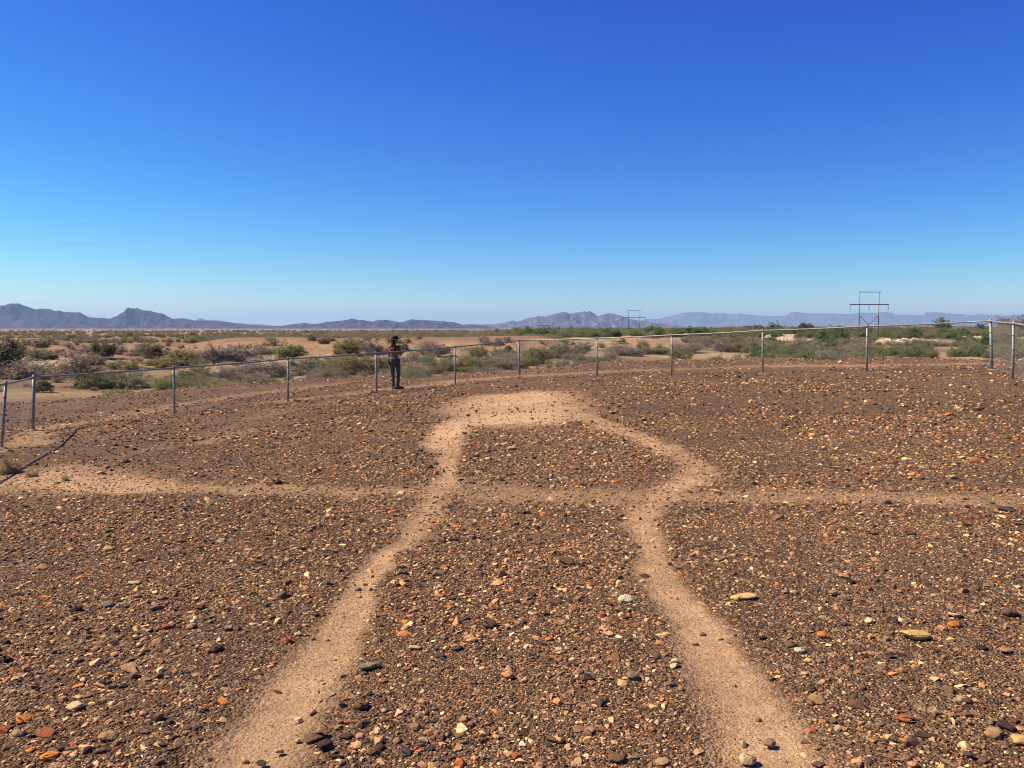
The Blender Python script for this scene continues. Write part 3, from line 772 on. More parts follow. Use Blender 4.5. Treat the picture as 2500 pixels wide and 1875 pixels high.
for i, (b_, t_) in enumerate(zip(bots, tops)):
    r = 0.034 if i in CORN else 0.025
    m = MB(); lo = np.array(b_) - np.array((0, 0, 0.15)); m.tube(lo, t_, r, r, 10)
    post = m.build('post', M_GALV, fence, True)
    m = MB(); tv = Vector(t_); m.lathe(tv - Vector((0, 0, 0.05)), [(r + 0.004, 0), (r + 0.006, 0.03), (r + 0.004, 0.06), (0.02, 0.085), (0.004, 0.09)], 10)
    m.build('post_cap', M_GALV, post, True)
    for h in (0.25, 0.6, 0.9):
        m = MB(); c = Vector(lo) + (Vector(t_) - Vector(lo)) * ((h + 0.15) / ((Vector(t_) - Vector(lo)).length))
        m.lathe(c, [(r + 0.003, -0.011), (r + 0.006, -0.008), (r + 0.006, 0.008), (r + 0.003, 0.011)], 8); m.build('wire_tie', M_WIRE, post)
    if i in CORN or i in (3, 12):
        m = MB(); m.lathe((b_[0], b_[1], Hs(b_[0], b_[1]) - 0.04), [(0.13, 0), (0.12, 0.045), (0.08, 0.06)], 9)
        m.build('footing', M_CONC, post)
rail_pts = []
for i, t_ in enumerate(tops):
    p = Vector(t_) - Vector((0, 0, 0.012))
    if rail_pts:
        q = rail_pts[-1]
        for f in (0.25, 0.5, 0.75):
            rail_pts.append(q.lerp(p, f) - Vector((0, 0, 0.012 * math.sin(f * math.pi))))
    rail_pts.append(p)
m = MB(); m.path(rail_pts, 0.0195, 10); rail = m.build('top_rail', M_GALV, fence, True)
m = MB()
mp_ = Vector(at(1678, 815.5, 24.92)); dirv = (Vector(tops[12]) - Vector(tops[11])).normalized()
m.tube(mp_ - dirv * 0.1, mp_ + dirv * 0.1, 0.0245, 0.0245, 10)
sl = m.build('rail_sleeve', flat_mat('rust', (0.42, 0.17, 0.05), 0.9, scale=30), rail, True); sl['label'] = 'rusty orange sleeve on the rail'
for i in range(len(tops) - 1):
    b0_, b1_, t0_, t1_ = (Vector(q) for q in (bots[i], bots[i + 1], tops[i], tops[i + 1]))
    Lh = (b1_ - b0_).length; Ht = ((t0_ - b0_).length + (t1_ - b1_).length) / 2 - 0.05
    cell = 0.0715; n = 5
    m = MB()
    def surf(u, v):
        # u along 0..1, v up 0..1, hanging just outside the posts
        lo = b0_.lerp(b1_, u); hi_ = t0_.lerp(t1_, u); lo = lo + Vector((0, 0, 0.045 + 0.03 * math.sin(u * 9 + i)))
        hi_ = hi_ - Vector((0, 0, 0.012))
        p = lo.lerp(hi_, v); nn = (b1_ - b0_).cross(Vector((0, 0, 1))).normalized()
        return p - nn * (0.02 + 0.012 * math.sin(u * 6.28) * (1 - v))
    nd = int((Lh + Ht) / cell) + 1
    for sgn in (1, -1):
        for k in range(nd + 1):
            s0 = k * cell - Ht
            a_ = (s0, 0.0); b_ = (s0 + Ht, Ht)
            if a_[0] < 0: a_ = (0.0, -s0)
            if b_[0] > Lh: b_ = (Lh, Lh - s0)
            if b_[0] - a_[0] < 0.01: continue
            pa = (a_[0] / Lh, a_[1] / Ht); pb = (b_[0] / Lh, b_[1] / Ht)
            if sgn < 0: pa = (1 - pa[0], pa[1]); pb = (1 - pb[0], pb[1])
            A_ = surf(*pa); B_ = surf(*pb); C_ = surf((pa[0] + pb[0]) / 2, (pa[1] + pb[1]) / 2)
            m.path([A_, C_, B_], 0.0010, 3)
    wm = m.build('wire_mesh', M_WIRE, fence); wm['kind'] = 'stuff'

# ------------------------------------------------------------------ bushes and trees
def leaf_mat(name, c0, c1, c2, transl=0.42):
    m, nt, b, out = new_mat(name)
    a = N(nt, 'ShaderNodeAttribute', attribute_name='lv'); oi = N(nt, 'ShaderNodeObjectInfo')
    f = MATH(nt, 'ADD', MATH(nt, 'MULTIPLY', a.outputs['Fac'], 0.75), MATH(nt, 'MULTIPLY', oi.outputs['Random'], 0.25))
    col = RAMP(nt, f, [(0.0, c0), (0.5, c1), (1.0, c2)])
    L(nt, col, b.inputs['Base Color'])
    b.inputs['Roughness'].default_value = 0.85; b.inputs['Specular IOR Level'].default_value = 0.1
    tr = N(nt, 'ShaderNodeBsdfTranslucent'); L(nt, col, tr.inputs['Color'])
    ms = N(nt, 'ShaderNodeMixShader', i_Fac=transl); L(nt, b.outputs[0], ms.inputs[1]); L(nt, tr.outputs[0], ms.inputs[2]); L(nt, ms.outputs[0], out.inputs[0])
    return m
LEAF = {
    'olive': leaf_mat('creosote_leaves', (0.14, 0.122, 0.055), (0.26, 0.225, 0.105), (0.38, 0.33, 0.165)),
    'grey': leaf_mat('bare_twigs', (0.165, 0.132, 0.098), (0.30, 0.243, 0.178), (0.43, 0.355, 0.26), 0.15),
    'mauve': leaf_mat('mauve_twigs', (0.155, 0.117, 0.10), (0.28, 0.215, 0.185), (0.41, 0.325, 0.275), 0.15),
    'green': leaf_mat('green_leaves', (0.11, 0.122, 0.048), (0.205, 0.215, 0.09), (0.32, 0.315, 0.15)),
    'sage': leaf_mat('sage_leaves', (0.145, 0.138, 0.086), (0.26, 0.243, 0.15), (0.38, 0.35, 0.23)),
    'tan': leaf_mat('dry_tan_stems', (0.34, 0.24, 0.11), (0.50, 0.36, 0.175), (0.62, 0.47, 0.26), 0.2),
    'tree': leaf_mat('tree_leaves', (0.065, 0.100, 0.034), (0.135, 0.185, 0.066), (0.235, 0.28, 0.115)),
    'dusk': leaf_mat('dark_leaves', (0.075, 0.074, 0.046), (0.14, 0.132, 0.083), (0.23, 0.212, 0.14)),
}
M_STEM = flat_mat('bark', (0.10, 0.075, 0.058), 0.95, scale=6)
M_STEMD = flat_mat('dark_bark', (0.035, 0.028, 0.026), 0.95, scale=6)
def bush_meshes(seed, form, nleaf, leaf, lmat):
    """unit plant: height 1, spread about +-0.5. returns stem mesh and foliage mesh"""
    r = np.random.default_rng(seed)
    nst, trunk, fan, low = {'bush': (15, 0.0, 0.95, 0.10), 'round': (18, 0.0, 1.15, 0.0), 'tree': (9, 0.24, 1.0, 0.30), 'crown': (12, 0.12, 1.1, 0.16), 'low': (10, 0.0, 1.2, 0.0)}[form]
    sv = MB(); tips = []; wts = []
    if trunk > 0:
        lean = r.normal(0, 0.03, 2)
        sv.path([(0, 0, -0.03), (lean[0], lean[1], trunk * 0.55), (lean[0] * 2, lean[1] * 2, trunk)], [0.045, 0.034, 0.028], 6)
        base = np.array((lean[0] * 2, lean[1] * 2, trunk))
    else: base = np.array((0, 0, -0.02))
    for k in range(nst):
        az = 2 * math.pi * (k + r.uniform(-0.35, 0.35)) / nst * (2.39996 / 1.0)
        tilt = fan * (0.12 + 0.88 * math.sqrt(r.uniform(0, 1)))
        Ls = (1 - trunk) * r.uniform(0.72, 1.05) * (1.0 if tilt < 0.7 else r.uniform(0.7, 0.95))
        d = np.array((math.sin(tilt) * math.cos(az), math.sin(tilt) * math.sin(az), math.cos(tilt)))
        d[:2] *= 0.72
        pts = [base + np.array((r.normal(0, 0.02), r.normal(0, 0.02), 0))]
        for s in range(1, 5):
            f = s / 4.0
            dd = d + np.array((0, 0, 0.25 * f)) + r.normal(0, 0.10, 3)
            pts.append(pts[-1] + dd * Ls / 4.0)
        sv.path(pts, [0.016, 0.012, 0.009, 0.006, 0.003], 4)
        for s in range(1, 5):
            for q in range(3):
                f = r.uniform(0, 1); p = pts[s - 1] * (1 - f) + pts[s] * f
                bd = d * 0.6 + r.normal(0, 0.75, 3); bd[2] = bd[2] * 0.6 + 0.25
                e = p + bd * r.uniform(0.08, 0.2)
                sv.path([p, (p + e) / 2 + r.normal(0, 0.015, 3), e], [0.005, 0.004, 0.002], 3)
                if p[2] > low: tips.append((p, e)); wts.append(0.35 + s * 0.35)
    tips_a = np.array([t[0] for t in tips]); tips_b = np.array([t[1] for t in tips]); w = np.array(wts); w = w * r.uniform(0.2, 1.6, len(w)); w /= w.sum()
    nt_ = int(nleaf * 0.45); nc = nleaf - nt_
    ch = r.choice(len(tips), nt_, p=w); f = r.uniform(0, 1.15, nt_)[:, None]
    c1 = tips_a[ch] * (1 - f) + tips_b[ch] * f + r.normal(0, 0.030, (nt_, 3))
    # soft clumps filling an uneven dome
    ncl = 46
    u = r.normal(size=(ncl, 3)); u /= np.linalg.norm(u, axis=1)[:, None]; u[:, 2] = np.abs(u[:, 2])
    rr_ = r.uniform(0.25, 1.0, ncl) ** 0.5 * r.uniform(0.75, 1.05, ncl)
    cl = u * rr_[:, None] * np.array((0.5, 0.5, 1.0 - low))
    cl[:, 2] = low + cl[:, 2] * 0.92
    wc = r.uniform(0.3, 1.7, ncl); wc /= wc.sum()
    c2 = cl[r.choice(ncl, nc, p=wc)] + r.normal(0, 1, (nc, 3)) * np.array((0.062, 0.062, 0.070))
    c1[:, :2] *= 0.9 / max(0.3, np.percentile(np.abs(c1[:, :2]), 97) * 2)
    c = np.concatenate([c1, c2])
    c[:, 2] = np.maximum(c[:, 2], 0.01)
    # each leaf one slim triangle pointing mostly outward and up
    dv = c - np.array((0, 0, 0.15)); dv /= np.linalg.norm(dv, axis=1)[:, None] + 1e-6
    dv = dv * 0.5 + r.normal(0, 0.8, (nleaf, 3)); dv /= np.linalg.norm(dv, axis=1)[:, None]
    sd = np.cross(dv, r.normal(0, 1, (nleaf, 3))); sd /= np.linalg.norm(sd, axis=1)[:, None] + 1e-6
    ll = leaf[0] * r.uniform(0.6, 1.5, nleaf)[:, None]; lw = leaf[1] * r.uniform(0.6, 1.4, nleaf)[:, None]
    V = np.stack([c - sd * lw, c + sd * lw, c + dv * ll], 1).reshape(-1, 3)
    zmax = np.percentile(V[:, 2], 99.5); V = V / zmax
    fm = mesh_np('foliage', V, np.arange(nleaf * 3).reshape(-1, 3))
    lv = np.repeat(np.clip(r.uniform(0, 1, nleaf), 0, 1), 3)
    float_attr(fm, 'lv', lv)
    fm.materials.append(LEAF[lmat])
    sv.v = [Vector(p) / zmax for p in sv.v]
    sm = sv.mesh('stems'); sm.materials.append(M_STEMD if form in ('tree', 'crown') else M_STEM)
    return sm, fm
PLANT = {}
def det(key):  # stable seed
    return sum(ord(c) * (i + 1) for i, c in enumerate(key)) % 997
def plant_kind(key, form, lmat, nleaf, leaf, n):
    PLANT[key] = [bush_meshes(det(key) + 31 * k, form, nleaf, leaf, lmat) for k in range(n)]
plant_kind('olive', 'bush', 'olive', 5200, (0.045, 0.013), 3)
plant_kind('grey', 'round', 'grey', 5600, (0.06, 0.008), 3)
plant_kind('mauve', 'crown', 'mauve', 5600, (0.06, 0.008), 3)
plant_kind('greytree', 'tree', 'grey', 5600, (0.06, 0.008), 2)
plant_kind('green', 'round', 'green', 5200, (0.045, 0.014), 3)
plant_kind('sage', 'round', 'sage', 5200, (0.045, 0.013), 3)
plant_kind('tan', 'round', 'tan', 4200, (0.07, 0.011), 2)
plant_kind('tree', 'crown', 'tree', 4200, (0.06, 0.026), 3)
plant_kind('dusk', 'crown', 'dusk', 4200, (0.06, 0.022), 2)
plant_kind('lowolive', 'low', 'olive', 700, (0.10, 0.03), 3)
plant_kind('lowgrey', 'low', 'grey', 700, (0.12, 0.02), 3)
def plant(name, key, k, loc, w, h, rz, label, cat, group=None):
    o = empty(name, loc, rz, (w, w, h))
    sm, fm = PLANT[key][k % len(PLANT[key])]
    tr = key in ('tree', 'dusk', 'mauve', 'greytree')
    a = add_obj('trunk' if tr else 'stems', sm, None, o); b = add_obj('crown' if tr else 'foliage', fm, None, o)
    tag(o, label, cat, group)
    return o
# x px, base y px, width px, top y px, kind, label
BL = [
 (4, 912, 70, 831, 'dusk', 'dark green tree cut by the left edge of the view, beyond the fence'),
 (75, 923, 118, 880, 'grey', 'wide grey-olive bush behind the left fence corner'),
 (182, 943, 118, 863, 'greytree', 'bare greyish tree with a dark forked trunk near the left fence corner'),
 (95, 880, 54, 847, 'sage', 'grey-green bush above the left fence corner, in front of the low mound'),
 (130, 879, 24, 856, 'olive', 'small olive bush right of the grey-green bush by the left mound'),
 (230, 893, 54, 857, 'grey', 'grey bush behind the bare forked tree at left'),
 (253, 876, 42, 838, 'dusk', 'dark grey bush standing on pale ground at left, behind the forked tree'),
 (242, 946, 96, 905, 'green', 'dense green bush at the rim, right of the forked dark trunk'),
 (315, 945, 96, 907, 'sage', 'wide green-grey bush at the rim, left of the second fence post'),
 (105, 959, 42, 928, 'dusk', 'low dark bush on the rim just right of the left corner post'),
 (280, 901, 32, 880, 'olive', 'small dark olive bush above the fence rail, left part'),
 (212, 862, 34, 847, 'mauve', 'small mauve bush high on the slope at left'),
 (342, 868, 32, 837, 'sage', 'upright grey-green bush, left one of a pair on pale ground'),
 (376, 874, 48, 845, 'dusk', 'dark bush, right one of a pair on pale ground at left'),
 (448, 894, 62, 852, 'olive', 'olive bush rising above the second fence post'),
 (520, 891, 60, 840, 'mauve', 'purple-grey leafless tree right of the second fence post'),
 (585, 889, 86, 843, 'mauve', 'broad mauve leafless tree left of the third fence post'),
 (395, 899, 74, 873, 'olive', 'low wide olive bush touching the rail at the second fence post'),
 (320, 903, 50, 881, 'olive', 'olive bush just above the rail left of the second fence post'),
 (483, 931, 88, 886, 'green', 'round green bush below the rail right of the second fence post'),
 (590, 921, 84, 883, 'grey', 'grey bush below the rail left of the third fence post'),
 (655, 917, 118, 873, 'grey', 'large grey-brown bush directly behind the third fence post'),
 (398, 938, 42, 919, 'olive', 'small olive bush at the rim by the second fence post'),
 (707, 873, 60, 834, 'green', 'fresh green tree-like bush above the third fence post'),
 (770, 911, 86, 871, 'sage', 'grey-green bush between the third and fourth fence posts'),
 (860, 913, 102, 863, 'olive', 'big olive creosote bush left of the fourth fence post'),
 (864, 866, 60, 829, 'olive', 'olive-green bush on the sandy slope left of the person'),
 (908, 867, 56, 830, 'mauve', 'mauve bush right behind the fourth fence post, left of the hat'),
 (825, 868, 24, 848, 'olive', 'little green bush at the foot of the tan slope left of the person'),
 (716, 895, 18, 880, 'dusk', 'tiny dark bush just right of the third fence post'),
 (935, 910, 54, 864, 'olive', 'olive bush between the fourth fence post and the person'),
 (1012, 913, 52, 886, 'tan', 'straw coloured dry bush right of the person'),
 (1003, 897, 66, 858, 'grey', 'grey bush right behind the person'),
 (1055, 911, 56, 877, 'green', 'green bush right of the straw coloured dry bush'),
 (1070, 871, 58, 840, 'mauve', 'mauve-grey bush above the rail left of the fifth fence post'),
 (1097, 905, 34, 879, 'green', 'green bush just left of the fifth fence post'),
 (1127, 906, 32, 871, 'olive', 'olive bush just right of the fifth fence post'),
 (1167, 879, 50, 840, 'olive', 'tall olive bush right of the fifth fence post, reaching above the rail'),
 (1174, 907, 82, 870, 'olive', 'dark wide olive bush between the fifth post and the far fence corner'),
 (985, 854, 20, 835, 'green', 'slim green bush beside the front of the hat'),
 (1216, 869, 36, 845, 'sage', 'grey-green bush left of the far corner post'),
 (1240, 862, 22, 843, 'dusk', 'small dark bush left of the far corner post'),
 (1226, 902, 76, 864, 'sage', 'pale olive bush at the rim left of the far corner post'),
 (1291, 882, 34, 849, 'olive', 'thin olive bush right of the far corner post'),
 (1321, 888, 42, 847, 'olive', 'brownish green bush standing in front of the rim, right of the far corner post'),
 (1376, 875, 76, 833, 'sage', 'large grey-green bush left of the first post after the far corner'),
 (1424, 862, 34, 836, 'mauve', 'mauve bush left of the first post after the far corner'),
 (1522, 868, 86, 835, 'grey', 'wide grey bush in front of the tan mounds at centre right'),
 (1568, 864, 34, 848, 'green', 'low green bush below the tan mounds'),
 (1612, 863, 66, 847, 'olive', 'low olive bush below the tan mounds, left of the second post from the far corner'),
 (1682, 862, 60, 833, 'grey', 'grey bush right of the second post from the far corner'),
 (1722, 844, 32, 820, 'mauve', 'dark mauve bush behind the grey bush at right'),
 (1760, 859, 38, 834, 'mauve', 'mauve-grey bush at the rim, mid right'),
 (1680, 837, 34, 817, 'grey', 'brownish bush just under the rail, centre right'),
 (1788, 843, 76, 814, 'green', 'bright green bush under the rail left of the third post from the far corner'),
 (1802, 860, 56, 832, 'olive', 'olive-brown bush at the rim left of the third post from the far corner'),
 (1848, 857, 44, 822, 'grey', 'brown bush at the rim directly behind the third post from the far corner'),
 (1886, 855, 46, 822, 'tree', 'dark green bush right of the third post from the far corner'),
 (1953, 853, 56, 825, 'grey', 'grey-brown bush midway between the two right posts'),
 (1601, 820, 42, 797, 'tree', 'large round green tree between the middle pylon and the second post'),
 (1842, 813, 30, 795, 'dusk', 'dark tree above the rail near the third post from the far corner'),
 (1890, 816, 34, 789, 'tree', 'tall green tree standing above the rail at right'),
 (1963, 818, 22, 790, 'dusk', 'dark narrow tree above the rail left of the near pylon'),
 (1979, 812, 13, 791, 'tree', 'small dark green tree next to the dark narrow tree'),
 (2015, 841, 48, 802, 'tree', 'green tree left of the near pylon, in front of pale sand'),
 (2052, 836, 42, 799, 'tree', 'green tree close to the left pole of the near pylon'),
 (2050, 849, 52, 828, 'sage', 'grey olive bush at the rim left of the near pylon'),
 (2096, 848, 50, 822, 'olive', 'olive-brown bush at the foot of the near pylon'),
 (2302, 806, 40, 778, 'tree', 'tall round green tree breaking the horizon at right'),
 (2392, 811, 24, 790, 'dusk', 'very dark tree behind the mesh near the right fence corner'),
 (2230, 846, 78, 830, 'green', 'low spreading green bush in front of the pale sand heaps'),
 (2290, 846, 46, 828, 'grey', 'grey straw bush right of the pale sand heaps'),
 (2352, 846, 66, 833, 'green', 'low green bush at the rim left of the right fence corner'),
 (2382, 836, 84, 823, 'tree', 'dark green low bush below the far pale sand heaps'),
 (2409, 847, 36, 813, 'tree', 'green bush just left of the right corner post'),
 (2446, 838, 52, 795, 'grey', 'brown bush seen through the right side mesh'),
 (2488, 812, 62, 771, 'grey', 'big brown leafless tree at the right edge of the view'),
 (2448, 800, 24, 771, 'mauve', 'thin reddish tree behind the right fence corner'),
]
for k, (px, by, w, ty, key, label) in enumerate(BL):
    g = ground_hit(px, by, 38.5, 900.0)
    dist = g[1]
    hh = max(0.5, (at(px, ty, dist)[2] - g[2]))
    ww = w * dist / F_PX
    plant('tree' if key in ('tree', 'dusk', 'greytree') else 'bush', key, k, (g[0], g[1], g[2] - 0.03 * hh), ww * 1.32, hh * 1.08, random.uniform(0, 6.28), label, 'tree' if key in ('tree', 'dusk', 'greytree') else 'bush')

# small shrubs one can still tell apart, by area
PNAMES = [(-170, 'the left edge'), (80, 'the left corner post'), (426, 'the second post'), (703, 'the third post'), (920, 'the fourth post'), (1112, 'the fifth post'), (1268, 'the far corner post'),
          (1458, 'the seventh post'), (1640, 'the eighth post'), (1862, 'the ninth post'), (2117, 'the tenth post'), (2423, 'the right corner post'), (2700, 'the right edge')]
def near_post(px):
    for (a, na_), (b, nb_) in zip(PNAMES[:-1], PNAMES[1:]):
        if a <= px < b:
            t = (px - a) / (b - a)
            return ('behind ' + na_) if t < 0.16 else ('just right of ' + na_) if t < 0.38 else ('between %s and %s' % (na_.replace('the ', '').replace(' post', ''), nb_.replace('the ', ''))) if t < 0.62 else ('just left of ' + nb_) if t < 0.84 else ('behind ' + nb_)
    return 'near the fence'
def small_shrubs(n, x0, x1, y0, y1, wr, where, group, seed, keys=('lowolive', 'lowgrey')):
    r = random.Random(seed)
    for k in range(n):
        px = r.uniform(x0, x1); py = r.uniform(y0, y1)
        g = ground_hit(px, py, 42, 900.0)
        w = r.uniform(*wr)
        key = r.choice(keys); f = (w - wr[0]) / (wr[1] - wr[0])
        size = 'tiny' if f < 0.3 else ('small' if f < 0.7 else 'larger')
        g_px = 1250 + g[0] / g[1] * F_PX
        lab = '%s %s shrub %s, %s' % (size, 'olive' if key == 'lowolive' else 'grey', where, near_post(g_px) + (', upper' if py < (y0 + y1) / 2 else ', lower'))
        plant('shrub', key, k, (g[0], g[1], g[2] - 0.03), w * 1.4, w * r.uniform(0.55, 0.9), r.uniform(0, 6.28), lab, 'shrub', group)
small_shrubs(46, 20, 420, 836, 872, (0.7, 1.7), 'on the far brown slope', 'small shrubs on the left slope', 1)
small_shrubs(30, 300, 640, 850, 900, (0.5, 1.2), 'on pale wash ground', 'small shrubs on the pale wash at left', 2)
small_shrubs(22, 640, 1260, 828, 846, (0.7, 1.5), 'on the tan mesa', 'small shrubs on the tan mesa', 3)
small_shrubs(34, 700, 1300, 852, 890, (0.6, 1.3), 'in the near wash', 'small shrubs on the pale wash at centre', 4)
small_shrubs(26, 1320, 1790, 838, 862, (0.8, 1.7), 'by the tan mounds', 'small shrubs by the tan mounds', 5)
small_shrubs(24, 1850, 2420, 836, 848, (0.9, 1.8), 'along the right rim', 'small shrubs along the right rim', 6, ('lowolive', 'lowgrey', 'lowolive'))

# dead straw coloured bush and tiny dry tufts near the left fence
g = ground_hit(22, 1154)
plant('dry_bush', 'tan', 1, (g[0], g[1], g[2] - 0.02), 0.36, 0.2, 1.0, 'dead straw coloured bush on sand at the left edge, inside the fence', 'bush')
for px, py, w, nm in ((160, 1172, 0.09, 'small greenish dry tuft on the sand at left'), (77, 1162, 0.13, 'short straw tuft beside the dead bush at left'), (700, 1180, 0.06, 'small dry tuft on gravel left of the sandy body')):
    g = ground_hit(px, py); plant('dry_tuft', 'tan' if 'straw' in nm else 'lowolive', 0, (g[0], g[1], g[2] - 0.01), w * 1.3, w * 0.7, 0.4, nm, 'tuft')

# far scrub and far wood, too many to count
def far_plants(name, label, n, th0, th1, r0, r1, hr, keys, dens=None, clear=()):
    objs = []
    for key in keys:
        for (sm, fm) in PLANT[key]:
            o = bpy.data.objects.new('plant_%02d' % len(objs), fm); objs.append(o)
    coll = hidden_collection(name + '_kinds', objs)
    th = rng.uniform(th0, th1, n); r = np.exp(rng.uniform(math.log(r0), math.log(r1), n))
    x = r * np.sin(th); y = r * np.cos(th)
    kp = np.ones(n, bool)
    if dens is not None: kp &= rng.uniform(0, 1, n) < dens(x, y, th, r)
    for (a, b, c, d) in clear: kp &= ~((th > a) & (th < b) & (r > c) & (r < d))
    x = x[kp]; y = y[kp]; m_ = len(x)
    h = rng.uniform(hr[0], hr[1], m_) * (0.7 + 0.5 * rng.uniform(0, 1, m_) ** 3)
    z = H(x, y) - 0.06 * h
    wv = h * rng.uniform(1.1, 1.9, m_)
    o = scatter(name, np.stack([x, y, z], 1), np.stack([np.zeros(m_), np.zeros(m_), rng.uniform(0, 6.28, m_)], 1), np.stack([wv, wv, h], 1), rng.integers(0, len(objs), m_), np.ones((m_, 3)), coll)
    tag(o, label, kind='stuff'); return o
clump = lambda x, y, th, r: smooth(-0.45, 0.35, fbm(x / 40.0, y / 90.0, 3))
far_plants('far_scrub', 'band of grey-green desert scrub along the left and middle distance', 5200, -0.64, 0.06, 205, 1500, (1.2, 2.6), ('sage', 'grey', 'olive', 'green'), clump)
far_plants('far_scrub_plain', 'thin dark scrub on the far plain below the left mountains', 2600, -0.64, 0.1, 1500, 6000, (1.5, 3.2), ('lowgrey', 'lowolive'), clump)
SANDGAP = [(0.285, 0.345, 215, 330), (0.41, 0.50, 215, 335), (0.50, 0.56, 250, 400)]
far_plants('riverside_wood', 'mass of green riverside trees and scrub in the right distance', 5200, -0.02, 0.64, 330, 1600, (2.0, 4.6), ('tree', 'green', 'sage', 'tree', 'olive'),
           lambda x, y, th, r: smooth(-0.06, 0.12, th) * (0.45 + 0.55 * smooth(-0.4, 0.3, fbm(x / 60.0, y / 60.0, 3))), SANDGAP)
far_plants('far_wood', 'far dark green band of trees on the right plain', 3200, 0.0, 0.64, 1600, 5200, (2.5, 6.0), ('lowolive', 'dusk', 'tree'), None)
far_plants('wash_thicket', 'low mixed brush covering the wash behind the left half of the fence', 480, -0.64, 0.14, 47, 128, (0.45, 1.5), ('sage', 'olive', 'grey', 'mauve', 'grey', 'olive', 'green'),
           lambda x, y, th, r: smooth(-0.35, 0.25, fbm(x / 9.0, y / 16.0, 3)) * (1 - smooth(100, 128, r) * 0.7))
far_plants('right_thicket', 'dense green thicket behind the right half of the fence', 700, 0.16, 0.62, 95, 330, (1.2, 2.6), ('sage', 'green', 'olive', 'grey', 'tree'),
           lambda x, y, th, r: smooth(0.16, 0.27, th) * smooth(-0.35, 0.3, fbm(x / 14.0, y / 22.0, 3)), SANDGAP)

# pale sand heaps at right
M_HEAP = flat_mat('pale_sand', (0.40, 0.305, 0.195), 0.95, scale=0.9, noise=0.2)
def heap(px0, px1, ytop, ybase, d, seed, name='sand_mound', mat=M_HEAP):
    x0 = (px0 - 1250) / F_PX * d; x1 = (px1 - 1250) / F_PX * d
    cx = (x0 + x1) / 2; zb = Hs(cx, d); ht = max(0.8, at((px0 + px1) / 2, ytop, d)[2] - zb)
    nx, ny = 56, 18
    u = np.linspace(-1, 1, nx); v = np.linspace(-1, 1, ny); U, V = np.meshgrid(u, v)
    rr = np.sqrt(np.clip(1 - U ** 4, 0, 1)) * np.clip(1 - V * V, 0, 1)
    Z = rr * ht * (0.75 + 0.3 * vnoise(U * 7 + seed, V * 1.5 + seed) + 0.15 * vnoise(U * 17 + seed, V * 4)) - 0.2
    X = cx + U * (x1 - x0) / 2; Y = d + V * max(3.0, (x1 - x0) * 0.22)
    zz = H(X.ravel(), Y.ravel()).reshape(X.shape)
    i = np.arange(nx * ny).reshape(ny, nx)
    me = mesh_np(name, np.stack([X.ravel(), Y.ravel(), (zz + Z).ravel()], 1), np.stack([i[:-1, :-1].ravel(), i[:-1, 1:].ravel(), i[1:, 1:].ravel(), i[1:, :-1].ravel()], 1), True)
    o = add_obj(name, me, mat); tag(o, kind='structure'); return o
for q in ((2184, 2292, 823, 836, 240, 1), (2330, 2402, 817, 827, 310, 2), (2282, 2322, 819, 824, 320, 3), (2142, 2176, 823, 834, 235, 4), (1865, 1962, 813, 821, 330, 5),
          (1890, 1945, 820, 831, 262, 6), (1966, 2000, 825, 832, 255, 7), (1700, 1745, 816, 821, 420, 8), (1380, 1412, 816, 821, 470, 9), (1348, 1372, 817, 822, 480, 10), (1470, 1502, 812, 817, 560, 11),
          (2425, 2445, 816, 823, 300, 12), (1972, 2024, 844, 851, 160, 13)): heap(*q)
M_HEAP2 = flat_mat('tan_sand', (0.29, 0.18, 0.092), 0.95, scale=0.5, noise=0.18)
for q in ((1506, 1560, 829, 848, 176, 14), (1538, 1596, 828, 850, 172, 15), (1590, 1650, 832, 848, 174, 16)): heap(*q, mat=M_HEAP2)

# ------------------------------------------------------------------ power pylons
M_POLE = flat_mat('weathered_pole', (0.19, 0.205, 0.21), 0.8, scale=1.5, noise=0.2)
M_INS = flat_mat('insulator', (0.10, 0.115, 0.13), 0.4, scale=5)
def pylon(pxl, pxr, ytop, d, label, yb=None):
    u = ((pxl + pxr) / 2 - 1250) / F_PX
    sp = (pxr - pxl) / F_PX * d
    cx = u * d; top = at((pxl + pxr) / 2, ytop, d)[2]; base = Hs(cx, d)
    o = empty('power_pylon', (cx, d, base)); tag(o, label, 'pylon', None)
    Hh = top - base; s = sp / 7.0
    for sx in (-1, 1):
        m = MB(); m.tube((sx * sp / 2, 0, -0.6), (sx * sp / 2, 0, Hh), 0.22 * s, 0.14 * s, 10); m.build('pole', M_POLE, o, True)
    m = MB(); m.box((-sp / 2 - 0.6, -0.3 * s - 0.16, Hh - 0.28), (sp / 2 + 0.6, -0.3 * s - 0.02, Hh - 0.06)); m.build('top_tie', M_POLE, o)
    zc = Hh - sp * 0.66
    for sy in (-1, 1):
        m = MB(); y = sy * (0.3 * s + 0.12); m.box((-sp, y - 0.1, zc - 0.18), (sp, y + 0.1, zc + 0.14)); m.build('crossarm', M_POLE, o)
    for x in (-sp, 0, sp):
        m = MB(); pr = [(0.04, 0.0)]
        n = 8; Li = sp * 0.27; x = x * 0.985
        for k in range(n):
            z = -(k + 0.5) * Li / n; pr += [(0.05, z + Li / n * 0.35), (0.17, z), (0.06, z - Li / n * 0.3)]
        pr.append((0.03, -Li)); m.lathe((x, 0, zc - 0.3), pr[::-1], 8); m.build('insulator', M_INS, o, True)
    zb1 = Hh - sp * 1.2; zb2 = zb1 - sp * 1.02
    for sx in (-1, 1):
        m = MB(); yo = 0.22 * s * sx
        m.tube((-sx * sp / 2, yo, zb1), (sx * sp / 2, yo, max(zb2, 0.3)), 0.10 * s, 0.10 * s, 6); m.build('brace', M_POLE, o)
    return o
pylon(2095, 2142, 712, 305, 'near H-frame power pylon of two poles at right')
pylon(1533, 1561, 757, 512, 'H-frame power pylon standing behind tan mounds, second in the line')
